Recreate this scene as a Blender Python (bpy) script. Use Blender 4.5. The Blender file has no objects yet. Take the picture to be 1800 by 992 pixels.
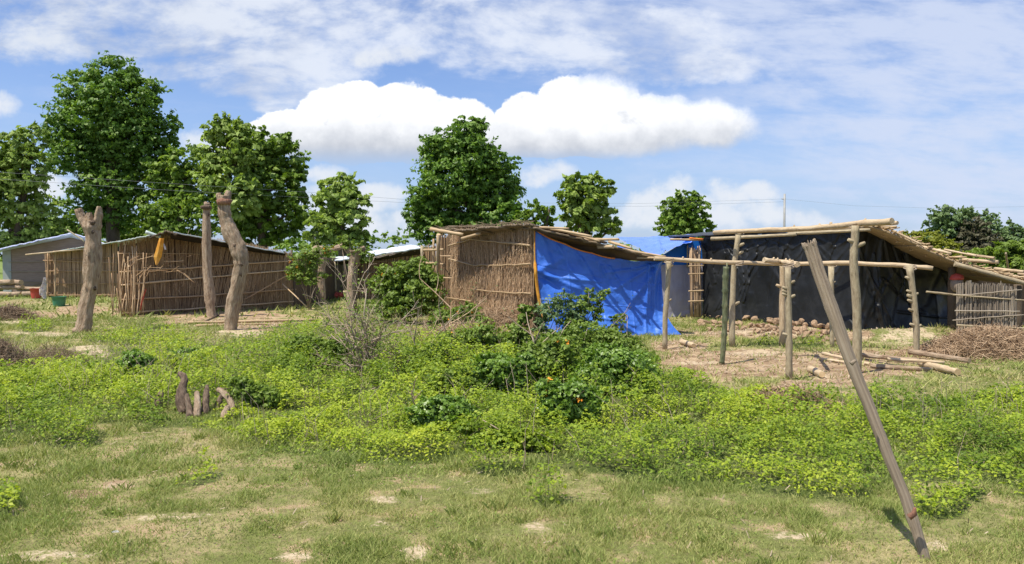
import bpy, math, random
import numpy as np
from mathutils import Vector
# ------------------------------------------------------------------ camera / sky / sun / exposure
scn = bpy.context.scene
COL = scn.collection
F_PX, CX, CY, HOR, EYE = 1400.0, 900.0, 496.0, 450.0, 1.6
TH = math.atan((CY - HOR) / F_PX)
cam_d = bpy.data.cameras.new('camera'); cam = bpy.data.objects.new('camera', cam_d); COL.objects.link(cam)
cam.location = (0, 0, EYE); cam.rotation_euler = (math.pi / 2 - TH, 0, 0)
cam_d.sensor_width = 36; cam_d.lens = 36 * F_PX / 1800; cam_d.clip_start = 0.05; cam_d.clip_end = 6000
scn.camera = cam
scn.render.resolution_x, scn.render.resolution_y = 1024, 564
scn.view_settings.view_transform = 'Standard'; scn.view_settings.look = 'None'
scn.view_settings.exposure = 0.42; scn.view_settings.gamma = 1
SUN = Vector((-0.37, -0.24, 0.90)).normalized()
SUN_EL = math.asin(SUN.z); SUN_AZ = math.atan2(SUN.x, SUN.y)
sl = bpy.data.lights.new('sun', 'SUN'); sl.energy = 4.9; sl.angle = math.radians(0.5); sl.color = (1.0, 0.93, 0.80)
so = bpy.data.objects.new('sun', sl); COL.objects.link(so); so.rotation_euler = SUN.to_track_quat('Z', 'Y').to_euler()
scn.cycles.use_denoising = True
scn.cycles.max_bounces = 6; scn.cycles.diffuse_bounces = 3; scn.cycles.transparent_max_bounces = 6

def ray(px, py):
    u, w = px - CX, CY - py
    return Vector((u, w * math.sin(TH) + F_PX * math.cos(TH), w * math.cos(TH) - F_PX * math.sin(TH)))
def P(px, py, Y):
    d = ray(px, py); return Vector((0, 0, EYE)) + d * (Y / d.y)
def G(px, py, z=0.0):
    d = ray(px, py); return Vector((0, 0, EYE)) + d * ((z - EYE) / d.z)
def DY(py, z=0.0): return G(900, py, z).y
def toimg(x, y, z=0.0):
    c, s = math.cos(TH), math.sin(TH)
    dz = z - EYE
    dep = y * c - dz * s; up = y * s + dz * c
    return CX + F_PX * x / dep, CY - F_PX * up / dep

# ---- world: Nishita sky with clouds laid over it
world = bpy.data.worlds.new("World"); scn.world = world; world.use_nodes = True
wt = world.node_tree; wt.nodes.clear()
class E:
    nt = None
    def __init__(s, v): s.v = v
    @staticmethod
    def m(op, *a, clamp=False):
        n = E.nt.nodes.new('ShaderNodeMath'); n.operation = op; n.use_clamp = clamp
        for i, x in enumerate(a):
            x = x.v if isinstance(x, E) else x
            if isinstance(x, (int, float)): n.inputs[i].default_value = x
            else: E.nt.links.new(x, n.inputs[i])
        return E(n.outputs[0])
    def __add__(s, o): return E.m('ADD', s, o)
    __radd__ = __add__
    def __sub__(s, o): return E.m('SUBTRACT', s, o)
    def __rsub__(s, o): return E.m('SUBTRACT', o, s)
    def __mul__(s, o): return E.m('MULTIPLY', s, o)
    __rmul__ = __mul__
    def __truediv__(s, o): return E.m('DIVIDE', s, o)
def emax(a, b): return E.m('MAXIMUM', a, b)
def emin(a, b): return E.m('MINIMUM', a, b)
def sstep(x, a, b):
    n = E.nt.nodes.new('ShaderNodeMapRange'); n.interpolation_type = 'SMOOTHSTEP'
    E.nt.links.new(x.v, n.inputs[0]); n.inputs[1].default_value = a; n.inputs[2].default_value = b
    return E(n.outputs[0])
def vec(x, y, z):
    n = E.nt.nodes.new('ShaderNodeCombineXYZ')
    for i, q in enumerate((x, y, z)):
        if isinstance(q, E): E.nt.links.new(q.v, n.inputs[i])
        else: n.inputs[i].default_value = q
    return n.outputs[0]
def enoise(v, scale, detail=5, rough=0.55, dist=0.0):
    n = E.nt.nodes.new('ShaderNodeTexNoise'); E.nt.links.new(v, n.inputs['Vector'])
    n.inputs['Scale'].default_value = scale; n.inputs['Detail'].default_value = detail
    n.inputs['Roughness'].default_value = rough; n.inputs['Distortion'].default_value = dist
    return E(n.outputs[0])
def emix(f, a, b):
    n = E.nt.nodes.new('ShaderNodeMix'); n.data_type = 'RGBA'
    E.nt.links.new(f.v, n.inputs[0])
    for i, q in ((6, a), (7, b)):
        if isinstance(q, tuple): n.inputs[i].default_value = (*q, 1)
        else: E.nt.links.new(q, n.inputs[i])
    return n.outputs[2]
E.nt = wt
sky = wt.nodes.new('ShaderNodeTexSky'); sky.sky_type = 'NISHITA'; sky.sun_disc = False
sky.sun_elevation = SUN_EL; sky.sun_rotation = SUN_AZ
sky.air_density = 1.0; sky.dust_density = 0.6; sky.ozone_density = 2.2
SKY_K = 0.12
tc = wt.nodes.new('ShaderNodeTexCoord'); sp = wt.nodes.new('ShaderNodeSeparateXYZ')
wt.links.new(tc.outputs['Generated'], sp.inputs[0])
X, Y_, Z = (E(o) for o in sp.outputs)
front = sstep(Y_, 0.05, 0.25)
yy = emax(Y_, 0.05)
U, V = X / yy, Z / yy                      # tangent-plane coordinates of the northern sky
wn = enoise(vec(U, V, 3.1), 5.0, 6, 0.6)
wn2 = enoise(vec(U, V, 9.7), 5.0, 6, 0.6)
def uv_of(px, py):
    d = ray(px, py); return d.x / d.y, d.z / d.y
def field(blobs, U, V, base_k=0.6):
    f = None
    for (px, py, rx, ry) in blobs:
        u0, v0 = uv_of(px, py)
        du = (U - u0) * (F_PX / rx); dv = (V - v0) * (F_PX / ry)
        q = 1.0 - du * du - dv * dv * (1.0 if base_k == 1 else 1.0)
        f = q if f is None else emax(f, q)
    return f
Uw = U + (wn - 0.5) * 0.035; Vw = V + (wn2 - 0.5) * 0.035
big = [(610, 215, 105, 78), (700, 215, 110, 70), (540, 228, 95, 48), (800, 225, 90, 58), (470, 235, 50, 26),
       (930, 222, 75, 60), (1040, 205, 110, 72), (1150, 222, 110, 58), (1240, 222, 95, 48), (700, 248, 230, 42), (1000, 246, 270, 40), (520, 250, 60, 26)]
fb = field(big, Uw, Vw)
bil = enoise(vec(U, V, 1.3), 30, 9, 0.58)
fbig = fb + (bil - 0.5) * 0.9
u_, vbase = uv_of(900, 274)
rag = enoise(vec(U, V, 4.4), 11, 8, 0.65)
edge_soft = sstep(rag + (U - 0.10) * 0.7, 0.42, 0.60)
a_big = sstep(fbig + (rag - 0.5) * 0.5, 0.08, 0.22) * (1.0 - edge_soft) + sstep(fbig + (rag - 0.5) * 1.3, -0.10, 0.75) * edge_soft
# flatter, softer base
a_big = a_big * sstep(V + (wn - 0.5) * 0.02, vbase - 0.022, vbase + 0.014)
a_big = a_big * sstep(fbig + (V - vbase) * 6.0, -0.1, 0.15)
sh = sstep(V + (bil - 0.5) * 0.05 + (wn - 0.5) * 0.06, vbase - 0.012, vbase + 0.058)
relief = enoise(vec(U, V * 1.3, 5.0), 17, 6, 0.62)
sh = emin(sh, sstep(relief + (V - vbase) * 2.6, 0.40, 0.60) * 0.60 + 0.40)
small = [(575, 335, 70, 38), (655, 335, 60, 20), (690, 97, 62, 22), (957, 310, 60, 24), (1145, 375, 46, 34), (1185, 350, 44, 34), (1290, 355, 52, 34), (1370, 385, 90, 20), (640, 385, 120, 30), (80, 330, 60, 26),
         (1160, 392, 90, 30), (1250, 385, 110, 34), (1345, 376, 70, 24), (560, 300, 50, 22), (620, 350, 90, 34), (1050, 400, 80, 14), (1330, 345, 50, 22), (-10, 188, 46, 22), (690, 375, 70, 18), (1600, 410, 30, 9), (380, 255, 60, 40)]
Us = U + (wn - 0.5) * 0.07 + (bil - 0.5) * 0.02; Vs = V + (wn2 - 0.5) * 0.06
fs = field(small, Us, Vs) + (bil - 0.5) * 2.6 + (relief - 0.5) * 1.6
a_sm = sstep(fs, -0.2, 1.1) * 0.9
# high broken cloud sheet, everywhere in the sky: planar projection
zz = emax(Z, 0.03) + 0.07
PX, PY = X / zz, Y_ / zz
hn = enoise(vec(PX * 0.9, PY * 1.0, 0.0), 2.1, 10, 0.66, 0.25) * (1.0 - front) + enoise(vec(U * 0.9, V * 2.0, 0.0), 5.5, 10, 0.60, 0.25) * front
hn2 = enoise(vec(PX, PY, 7.0), 0.5, 3, 0.5)
streak = enoise(vec(PX * 0.5 + PY * 0.22, PY * 1.5, 2.0), 1.1, 9, 0.62, 0.7)
# where the sheet is thick: left top, centre top; thin veil to the right
thick = [(120, 40, 420, 95), (430, 60, 330, 110), (650, 30, 360, 80), (1000, 70, 330, 85), (1150, 110, 240, 50), (480, 150, 170, 36), (560, 185, 150, 25)]
ft = field(thick, U + (wn - 0.5) * 0.12, V + (wn2 - 0.5) * 0.08)
reg = sstep(ft, -0.5, 0.75) * front
gen = sstep(hn2, 0.42, 0.62) * (1.0 - front)
dens = emax(reg, gen) * 0.85
mott = enoise(vec(U * 1.2, V * 2.0, 8.0), 22, 5, 0.6, 0.2)
a_hi = sstep(hn + dens * 0.42 + (mott - 0.5) * 0.30, 0.66, 0.96) * 0.90
veil_r = sstep(U + V * 1.2 + (wn - 0.5) * 0.25, 0.12, 0.72) * front
fine = enoise(vec(U * 1.0 + V * 1.6, V * 3.6, 6.0), 6.5, 9, 0.62, 0.3)
a_veil = sstep(fine * 0.8 + mott * 0.2 + veil_r * 0.16 + (streak - 0.5) * 0.2, 0.47, 0.76) * (0.22 + veil_r * 0.52) * (front * 0.9 + 0.1) + veil_r * 0.12
a_hz = sstep(0.23 - Z, -0.02, 0.20) * 0.6
def sc(c, k): return tuple(x * k for x in c)
blue = wt.nodes.new('ShaderNodeVectorMath'); blue.operation = 'MULTIPLY'
wt.links.new(sky.outputs[0], blue.inputs[0]); blue.inputs[1].default_value = (0.74, 0.80, 1.00)
K = 1.0 / SKY_K
col = blue.outputs[0]
hzc = sc((0.32, 0.43, 0.63), K); whc = sc((0.62, 0.66, 0.74), K)
col = emix(emin(a_hz, 1.0), col, hzc)
col = emix(emin(a_veil, 1.0), col, sc((0.50, 0.56, 0.70), K))
hsh = sstep(hn + (wn - 0.5) * 0.5, 0.38, 0.62)
left_g = sstep(0.0 - U, 0.15, 0.62) * front * 0.75
hic = emix(hsh, sc((0.41, 0.47, 0.61), K), whc)
hic = emix(left_g, hic, emix(hsh, sc((0.40, 0.43, 0.48), K), sc((0.60, 0.63, 0.67), K)))
col = emix(a_hi, col, hic)
col = emix(a_sm * front, col, sc((0.62, 0.65, 0.70), K))
cum = emix(sh, sc((0.40, 0.43, 0.49), K), sc((0.82, 0.83, 0.85), K))
col = emix(a_big * front, col, cum)
bg = wt.nodes.new('ShaderNodeBackground'); bg.inputs[1].default_value = SKY_K
wt.links.new(col, bg.inputs[0]); wo = wt.nodes.new('ShaderNodeOutputWorld'); wt.links.new(bg.outputs[0], wo.inputs[0])

# ------------------------------------------------------------------ numpy noise
rng = np.random.default_rng(7); rnd = random.Random(11)
_T = np.random.default_rng(3).random((256, 256))
def vn(x, y, s=0):
    x = np.asarray(x, float) + s * 17.3; y = np.asarray(y, float) + s * 31.7
    xi = np.floor(x).astype(int); yi = np.floor(y).astype(int)
    fx = x - xi; fy = y - yi; fx = fx * fx * (3 - 2 * fx); fy = fy * fy * (3 - 2 * fy)
    a = _T[xi & 255, yi & 255]; b = _T[(xi + 1) & 255, yi & 255]
    c = _T[xi & 255, (yi + 1) & 255]; d = _T[(xi + 1) & 255, (yi + 1) & 255]
    return (a * (1 - fx) + b * fx) * (1 - fy) + (c * (1 - fx) + d * fx) * fy
def fbm(x, y, s=0, o=4):
    t = 0; a = 0.5; f = 1.0
    for i in range(o):
        t = t + a * vn(x * f, y * f, s + i * 3); a *= 0.5; f *= 2.03
    return t / (1 - 0.5 ** o)
def smooth(a, b, x):
    t = np.clip((x - a) / (b - a), 0, 1); return t * t * (3 - 2 * t)

# ------------------------------------------------------------------ materials
def matn(name, cols, scale=(4, 4, 4), detail=6, rough=0.8, bump=0.3, bscale=None, attr=0.0, trans=0.0, spec=0.3, dist=0.0, slot='Object', bdist=0.01, metal=0.0, tcol=None):
    """ramp over noise (and per-piece value 'rnd'), fine bump"""
    m = bpy.data.materials.new(name); m.use_nodes = True; nt = m.node_tree; nt.nodes.clear(); L = nt.links.new
    out = nt.nodes.new('ShaderNodeOutputMaterial'); b = nt.nodes.new('ShaderNodeBsdfPrincipled')
    tc = nt.nodes.new('ShaderNodeTexCoord'); mp = nt.nodes.new('ShaderNodeMapping'); mp.inputs['Scale'].default_value = scale
    if slot == 'lco':
        la = nt.nodes.new('ShaderNodeAttribute'); la.attribute_name = 'lco'; co = la.outputs['Vector']
    else: co = tc.outputs[slot]
    L(co, mp.inputs[0])
    n = nt.nodes.new('ShaderNodeTexNoise'); n.inputs['Scale'].default_value = 1; n.inputs['Detail'].default_value = detail
    n.inputs['Roughness'].default_value = 0.62; n.inputs['Distortion'].default_value = dist
    L(mp.outputs[0], n.inputs['Vector'])
    st = nt.nodes.new('ShaderNodeMapRange'); st.inputs[1].default_value = 0.28; st.inputs[2].default_value = 0.72
    L(n.outputs[0], st.inputs[0]); fac = st.outputs[0]
    if attr:
        at = nt.nodes.new('ShaderNodeAttribute'); at.attribute_name = 'rnd'
        mx = nt.nodes.new('ShaderNodeMix'); mx.inputs[0].default_value = attr
        L(fac, mx.inputs[2]); L(at.outputs['Fac'], mx.inputs[3]); fac = mx.outputs[0]
    rp = nt.nodes.new('ShaderNodeValToRGB'); e = rp.color_ramp.elements
    while len(e) < len(cols): e.new(0.5)
    for i, c in enumerate(cols):
        e[i].position = i / max(1, len(cols) - 1); e[i].color = (*c, 1)
    L(fac, rp.inputs[0]); L(rp.outputs[0], b.inputs['Base Color'])
    b.inputs['Roughness'].default_value = rough; b.inputs['Specular IOR Level'].default_value = spec; b.inputs['Metallic'].default_value = metal
    if bump:
        n2 = nt.nodes.new('ShaderNodeTexNoise'); n2.inputs['Scale'].default_value = 1; n2.inputs['Detail'].default_value = 8
        n2.inputs['Roughness'].default_value = 0.7
        mp2 = nt.nodes.new('ShaderNodeMapping'); mp2.inputs['Scale'].default_value = bscale or tuple(x * 3 for x in scale)
        L(co, mp2.inputs[0]); L(mp2.outputs[0], n2.inputs['Vector'])
        bp = nt.nodes.new('ShaderNodeBump'); bp.inputs['Strength'].default_value = bump; bp.inputs['Distance'].default_value = bdist
        L(n2.outputs[0], bp.inputs['Height']); L(bp.outputs[0], b.inputs['Normal'])
    sh = b.outputs[0]
    if trans:
        t = nt.nodes.new('ShaderNodeBsdfTranslucent'); mx = nt.nodes.new('ShaderNodeMixShader'); mx.inputs[0].default_value = trans
        if tcol: 
            g = nt.nodes.new('ShaderNodeMix'); g.data_type = 'RGBA'; g.blend_type = 'MULTIPLY'; g.inputs[0].default_value = 1
            L(rp.outputs[0], g.inputs[6]); g.inputs[7].default_value = (*tcol, 1); L(g.outputs[2], t.inputs[0])
        else: L(rp.outputs[0], t.inputs[0])
        L(b.outputs[0], mx.inputs[1]); L(t.outputs[0], mx.inputs[2]); sh = mx.outputs[0]
    L(sh, out.inputs[0]); return m
TL = (1.5, 1.6, 0.6)
M = dict(
    straw=matn('straw', [(.17, .11, .065), (.36, .235, .135), (.50, .345, .205), (.62, .47, .30)], (3, 3, 1), attr=.7, bump=.4, rough=.85),
    straw_warm=matn('straw_warm', [(.19, .115, .065), (.41, .265, .155), (.58, .405, .245), (.70, .54, .36)], (3, 3, 1), attr=.7, bump=.4, rough=.85),
    straw_gray=matn('straw_gray', [(.10, .08, .065), (.22, .18, .14), (.32, .27, .21), (.42, .37, .30)], (3, 3, 1), attr=.7, bump=.4, rough=.85),
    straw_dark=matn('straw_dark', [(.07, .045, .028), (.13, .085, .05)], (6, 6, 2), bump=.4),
    bamboo=matn('bamboo', [(.24, .16, .09), (.43, .31, .18), (.56, .43, .27)], (30, 30, 5), attr=.4, bump=.5, rough=.6, slot='lco'),
    pole=matn('pole_wood', [(.13, .10, .065), (.30, .24, .155), (.40, .335, .22), (.52, .45, .32)], (34, 34, 9), attr=.25, bump=.8, bscale=(60, 60, 20), bdist=.008, rough=.75, slot='lco'),
    pole_pale=matn('pole_pale_wood', [(.26, .18, .11), (.47, .36, .23), (.62, .51, .36)], (34, 34, 7), attr=.25, bump=.7, bscale=(60, 60, 20), bdist=.008, rough=.7, slot='lco'),
    pole_green=matn('green_bamboo', [(.05, .06, .03), (.12, .135, .07), (.24, .23, .13)], (25, 25, 6), bump=.3, rough=.5, slot='lco'),
    bark=matn('pollard_bark', [(.13, .085, .055), (.32, .225, .15), (.43, .33, .23), (.56, .46, .34)], (26, 26, 5), detail=9, attr=.0, bump=1.0, bscale=(34, 34, 9), bdist=.05, rough=.9, dist=.6, slot='lco'),
    bark_red=matn('pollard_top', [(.10, .045, .03), (.30, .15, .10), (.36, .22, .15)], (10, 10, 8), bump=1.0, bdist=.03),
    bark_dark=matn('dark_bark', [(.04, .028, .02), (.115, .08, .056), (.23, .17, .12)], (40, 40, 14), bump=.9, bscale=(60, 60, 25), bdist=.015, rough=.9, slot='lco'),
    bark_tree=matn('tree_bark', [(.06, .045, .03), (.16, .12, .085)], (6, 6, 2), bump=.6, bdist=.03),
    cut=matn('cut_wood', [(.42, .29, .15), (.62, .47, .28)], (20, 20, 20), bump=.2),
    leanlog=matn('weathered_wood', [(.17, .13, .095), (.26, .205, .15), (.34, .275, .20), (.42, .355, .27)], (60, 60, 3), detail=9, bump=1.0, bscale=(220, 220, 6), bdist=.006, rough=.8, slot='lco'),
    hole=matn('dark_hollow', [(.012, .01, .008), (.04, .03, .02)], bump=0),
    twig=matn('dry_twig', [(.16, .12, .085), (.34, .265, .19), (.50, .41, .31)], (5, 5, 5), attr=.7, bump=0),
    brush=matn('dry_brush', [(.20, .13, .08), (.42, .29, .18), (.62, .47, .31)], (5, 5, 5), attr=.8, bump=0),
    brush_dk=matn('dark_brush', [(.11, .075, .05), (.26, .185, .125), (.42, .32, .22)], (5, 5, 5), attr=.8, bump=0),
    stone=matn('clod_stone', [(.19, .125, .075), (.36, .245, .155), (.50, .37, .25)], (5, 5, 5), attr=0, bump=.8, bdist=.02, rough=.95),
    graystone=matn('gray_stone', [(.28, .28, .25), (.42, .42, .38)], (12, 12, 12), bump=.6),
    thatch=matn('thatch', [(.10, .075, .05), (.24, .18, .12), (.38, .31, .21)], (4, 40, 20), attr=.4, bump=.8, bdist=.02),
    ply=matn('roof_underside', [(.26, .19, .11), (.37, .28, .175)], (3, 14, 14), bump=.3),
    orange=matn('orange_cloth', [(.60, .20, .03), (.82, .42, .06), (.88, .60, .20)], (9, 9, 6), bump=.2, trans=.3),
    rope=matn('orange_rope', [(.60, .16, .03), (.75, .26, .06)], (30, 30, 30), bump=.2),
    white=matn('white_cloth', [(.70, .62, .62), (.84, .80, .80)], (8, 8, 8), bump=.3, trans=.35),
    red=matn('red_plastic', [(.42, .06, .045), (.55, .10, .07)], (6, 6, 6), bump=.1, rough=.5),
    green=matn('green_plastic', [(.05, .20, .11), (.08, .27, .16)], (6, 6, 6), bump=.1, rough=.45),
    clay=matn('clay', [(.22, .17, .13), (.32, .25, .19)], (8, 8, 8), bump=.3),
    sheet=matn('pale_sheet', [(.48, .54, .60), (.66, .72, .78)], (2, 2, 2), bump=.2, rough=.5),
    sheet_blue=matn('blue_white_sheet', [(.46, .52, .80), (.70, .74, .90)], (2, 2, 2), bump=.3, rough=.5),
    sheet_green=matn('green_white_sheet', [(.34, .42, .40), (.55, .62, .60)], (2, 2, 2), bump=.3, rough=.5),
    net=matn('grey_net', [(.21, .15, .125), (.34, .255, .215)], (3, 3, 30), bump=.2),
    net_pale=matn('pale_net', [(.30, .32, .31), (.38, .40, .39)], (3, 3, 3), bump=.2),
    gray_wall=matn('grey_plastic_wall', [(.27, .265, .34), (.37, .365, .46)], (2, 2, 2), bump=.5, bscale=(6, 6, 3), bdist=.05, rough=.6),
    metal=matn('grey_metal', [(.25, .25, .25), (.35, .35, .34)], (3, 3, 3), bump=0, rough=.5),
    wire=matn('wire_grey', [(.22, .23, .23), (.28, .29, .29)], bump=0, rough=.5),
    tarp=matn('blue_tarp', [(.025, .105, .50), (.04, .15, .62), (.065, .21, .70)], (1.2, 1.2, 1.2), attr=0, bump=.6, bscale=(10, 10, 10), bdist=.018, rough=.45, spec=.5, dist=.5),
    tarp_pale=matn('pale_blue_tarp', [(.09, .18, .60), (.15, .26, .72)], (1.5, 1.5, 1.5), bump=.4, bscale=(5, 5, 5), bdist=.03, rough=.5),
    tarp_azure=matn('azure_tarp', [(.008, .15, .60), (.012, .20, .72)], (2, 2, 2), bump=.3, rough=.5, trans=.3),
    black=matn('black_plastic', [(.006, .0068, .0075), (.013, .0145, .016), (.030, .032, .035)], (1.6, 1.6, 1.6), bump=.4, bscale=(9, 9, 9), bdist=.008, rough=.46, spec=.4, dist=.8),
    leaf_dark=matn('leaf_dark_green', [(.04, .095, .014), (.115, .215, .03), (.27, .38, .07)], (.6, .6, .6), attr=.65, bump=0, rough=.5, trans=.28, tcol=TL),
    leaf_mid=matn('leaf_mid_green', [(.06, .12, .016), (.155, .25, .034), (.33, .42, .08)], (.6, .6, .6), attr=.65, bump=0, rough=.5, trans=.28, tcol=TL),
    leaf_teak=matn('leaf_yellow_green', [(.09, .145, .022), (.215, .31, .055), (.43, .50, .16)], (.7, .7, .7), attr=.65, bump=0, rough=.55, trans=.28, tcol=TL),
    leaf_blue=matn('leaf_blue_green', [(.07, .12, .045), (.13, .20, .075), (.22, .30, .13)], (.6, .6, .6), attr=.65, bump=0, rough=.6, trans=.22, tcol=TL),
    leaf_brown=matn('leaf_olive_brown', [(.045, .045, .025), (.09, .085, .045), (.13, .13, .07)], (.6, .6, .6), attr=.65, bump=0, rough=.6, trans=.2),
    leaf_yel=matn('leaf_yellow', [(.09, .11, .01), (.20, .22, .02), (.30, .32, .05)], (.9, .9, .9), attr=.65, bump=0, rough=.6, trans=.3, tcol=TL),
    weed=matn('weed_leaf', [(.06, .115, .014), (.16, .24, .02), (.29, .37, .028), (.43, .47, .04)], (1.1, 1.1, 1.1), attr=.68, bump=0, rough=.55, trans=.3, tcol=TL, slot='Object'),
    bushleaf=matn('bush_leaf', [(.065, .13, .018), (.16, .27, .035), (.30, .41, .075)], (1, 1, 1), attr=.7, bump=0, rough=.42, trans=.28, tcol=TL, spec=.5),
    bushlight=matn('light_bush_leaf', [(.08, .13, .02), (.17, .25, .04), (.29, .38, .08)], (1, 1, 1), attr=.7, bump=0, rough=.5, trans=.3, tcol=TL),
    grass=matn('grass_blade', [(.14, .195, .045), (.24, .29, .075), (.37, .37, .135), (.54, .47, .23)], (1.2, 1.2, 1.2), attr=.62, bump=0, rough=.7, trans=.25, tcol=(1.2, 1.3, .7)),
    petal=matn('orange_petal', [(.85, .26, .02), (.90, .50, .06)], (5, 5, 5), attr=.8, bump=0, trans=.2),
)

# ------------------------------------------------------------------ scene-tree helpers
ORG = {}
def thing(name, label, cat, loc, group=None):
    o = bpy.data.objects.new(name, None); COL.objects.link(o); o.location = loc; o.empty_display_size = .2
    o['label'] = label; o['category'] = cat
    if group: o['group'] = group
    ORG[o.name] = Vector(loc); return o
def link_mesh(name, me, parent, origin, mats):
    ob = bpy.data.objects.new(name, me); COL.objects.link(ob)
    for m in mats: me.materials.append(m)
    if parent: ob.parent = parent; ob.location = origin - ORG[parent.name]
    else: ob.location = origin
    ORG[ob.name] = Vector(origin); return ob
def np_mesh(name, verts, faces, mat, parent=None, rndv=None, smooth_=False, origin=None, matidx=None):
    """verts (n,3), faces (m,k) arrays in world space -> one object"""
    verts = np.asarray(verts, np.float32); faces = np.asarray(faces, np.int32)
    if origin is None: origin = ORG[parent.name] if parent else Vector((0, 0, 0))
    origin = Vector(origin)
    me = bpy.data.meshes.new(name); k = faces.shape[1]; nf = len(faces)
    me.vertices.add(len(verts)); me.vertices.foreach_set('co', (verts - np.array(origin, np.float32)).ravel())
    me.loops.add(nf * k); me.loops.foreach_set('vertex_index', faces.ravel())
    me.polygons.add(nf); me.polygons.foreach_set('loop_start', np.arange(nf, dtype=np.int32) * k)
    if matidx is not None: me.polygons.foreach_set('material_index', np.asarray(matidx, np.int32))
    me.update(calc_edges=True)
    if smooth_: me.shade_smooth()
    if rndv is not None:
        a = me.attributes.new('rnd', 'FLOAT', 'POINT'); a.data.foreach_set('value', np.asarray(rndv, np.float32))
    return link_mesh(name, me, parent, origin, mat if isinstance(mat, (list, tuple)) else [mat])
class MB:
    def __init__(s): s.v = []; s.f = []; s.r = []; s.mi = []; s.l = {}
    def tube(s, pts, rad, n=8, jit=0.0, cap=True, r=None, capmat=0, mi=0):
        pts = [Vector(p) for p in pts]
        if isinstance(rad, (int, float)): rad = [rad] * len(pts)
        b = len(s.v); r = rnd.random() if r is None else r
        t0 = (pts[1] - pts[0]).normalized()
        a = Vector((0, 0, 1)) if abs(t0.z) < .9 else Vector((1, 0, 0))
        u = t0.cross(a).normalized(); w = t0.cross(u)
        ln = rnd.uniform(0, 50)
        for i, p in enumerate(pts):
            if i: ln += (p - pts[i - 1]).length
            t = (pts[min(i + 1, len(pts) - 1)] - pts[max(i - 1, 0)]).normalized()
            u = (u - t * u.dot(t)).normalized(); w = t.cross(u)
            for k in range(n):
                an = 2 * math.pi * k / n; rr = rad[i] * (1 + jit * (rnd.random() - .5) * 2); s.l[len(s.v)] = (math.cos(an) * rad[i], math.sin(an) * rad[i], ln)
                s.v.append(p + (u * math.cos(an) + w * math.sin(an)) * rr); s.r.append(r)
        for i in range(len(pts) - 1):
            for k in range(n):
                k2 = (k + 1) % n
                s.f.append((b + i * n + k, b + i * n + k2, b + (i + 1) * n + k2, b + (i + 1) * n + k)); s.mi.append(mi)
        if cap:
            s.f.append(tuple(b + k for k in reversed(range(n)))); s.mi.append(capmat)
            s.f.append(tuple(b + (len(pts) - 1) * n + k for k in range(n))); s.mi.append(capmat)
        return s
    def quad(s, *ps, r=None, mi=0):
        b = len(s.v); r = rnd.random() if r is None else r
        for p in ps: s.v.append(Vector(p)); s.r.append(r)
        s.f.append(tuple(range(b, b + len(ps)))); s.mi.append(mi); return s
    def slab(s, ps, th, r=None, mi=0):
        """polygon ps thickened downwards by th (a vector)"""
        b = len(s.v); n = len(ps); r = rnd.random() if r is None else r; th = Vector(th)
        for p in ps: s.v.append(Vector(p)); s.r.append(r)
        for p in ps: s.v.append(Vector(p) + th); s.r.append(r)
        s.f.append(tuple(b + i for i in range(n))); s.f.append(tuple(b + n + i for i in reversed(range(n)))); s.mi += [mi, mi]
        for i in range(n):
            j = (i + 1) % n; s.f.append((b + j, b + i, b + n + i, b + n + j)); s.mi.append(mi)
        return s
    def build(s, name, mats, parent=None, smooth_=True, origin=None):
        if origin is None: origin = ORG[parent.name] if parent else (sum(s.v, Vector()) / len(s.v))
        origin = Vector(origin); me = bpy.data.meshes.new(name)
        me.from_pydata([tuple(v - origin) for v in s.v], [], s.f)
        me.polygons.foreach_set('material_index', s.mi)
        if smooth_: me.shade_smooth(); 
        a = me.attributes.new('rnd', 'FLOAT', 'POINT'); a.data.foreach_set('value', s.r); me.update()
        a = me.attributes.new('lco', 'FLOAT_VECTOR', 'POINT'); a.data.foreach_set('vector', [c for i, v in enumerate(s.v) for c in s.l.get(i, tuple(v))])
        for p in me.polygons:
            if len(p.vertices) > 4: p.use_smooth = False
        return link_mesh(name, me, parent, origin, mats if isinstance(mats, (list, tuple)) else [mats])
def tag(o, label, cat, group=None, kind=None):
    if label: o['label'] = label
    if cat: o['category'] = cat
    if group: o['group'] = group
    if kind: o['kind'] = kind
    return o
def crooked(a, b, n=5, amp=.02, rs=None):
    """points along a->b with a slight natural bend"""
    rs = rs or rnd; a = Vector(a); b = Vector(b); L = (b - a).length; out = []
    ox = rs.uniform(-1, 1); oz = rs.uniform(-1, 1)
    for i in range(n + 1):
        t = i / n; bend = math.sin(t * math.pi) * amp * L
        j = amp * .5 * L if 0 < i < n else 0
        out.append(a.lerp(b, t) + Vector((ox * bend * .5 + rs.uniform(-j, j) * .6, rs.uniform(-j, j) * .3, oz * bend * .5 + rs.uniform(-j, j) * .6)))
    return out
def pole(mbn, a, b, r0, r1=None, n=7, seg=7, amp=.008, knots=True, r=None, capmat=0):
    r1 = r1 or r0; pts = crooked(a, b, seg, amp)
    rad = [(r0 + (r1 - r0) * i / seg) * (1.12 if knots and rnd.random() < .3 else rnd.uniform(.93, 1.04)) for i in range(seg + 1)]
    return mbn.tube(pts, rad, n, .05, r=r, capmat=capmat)

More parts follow.
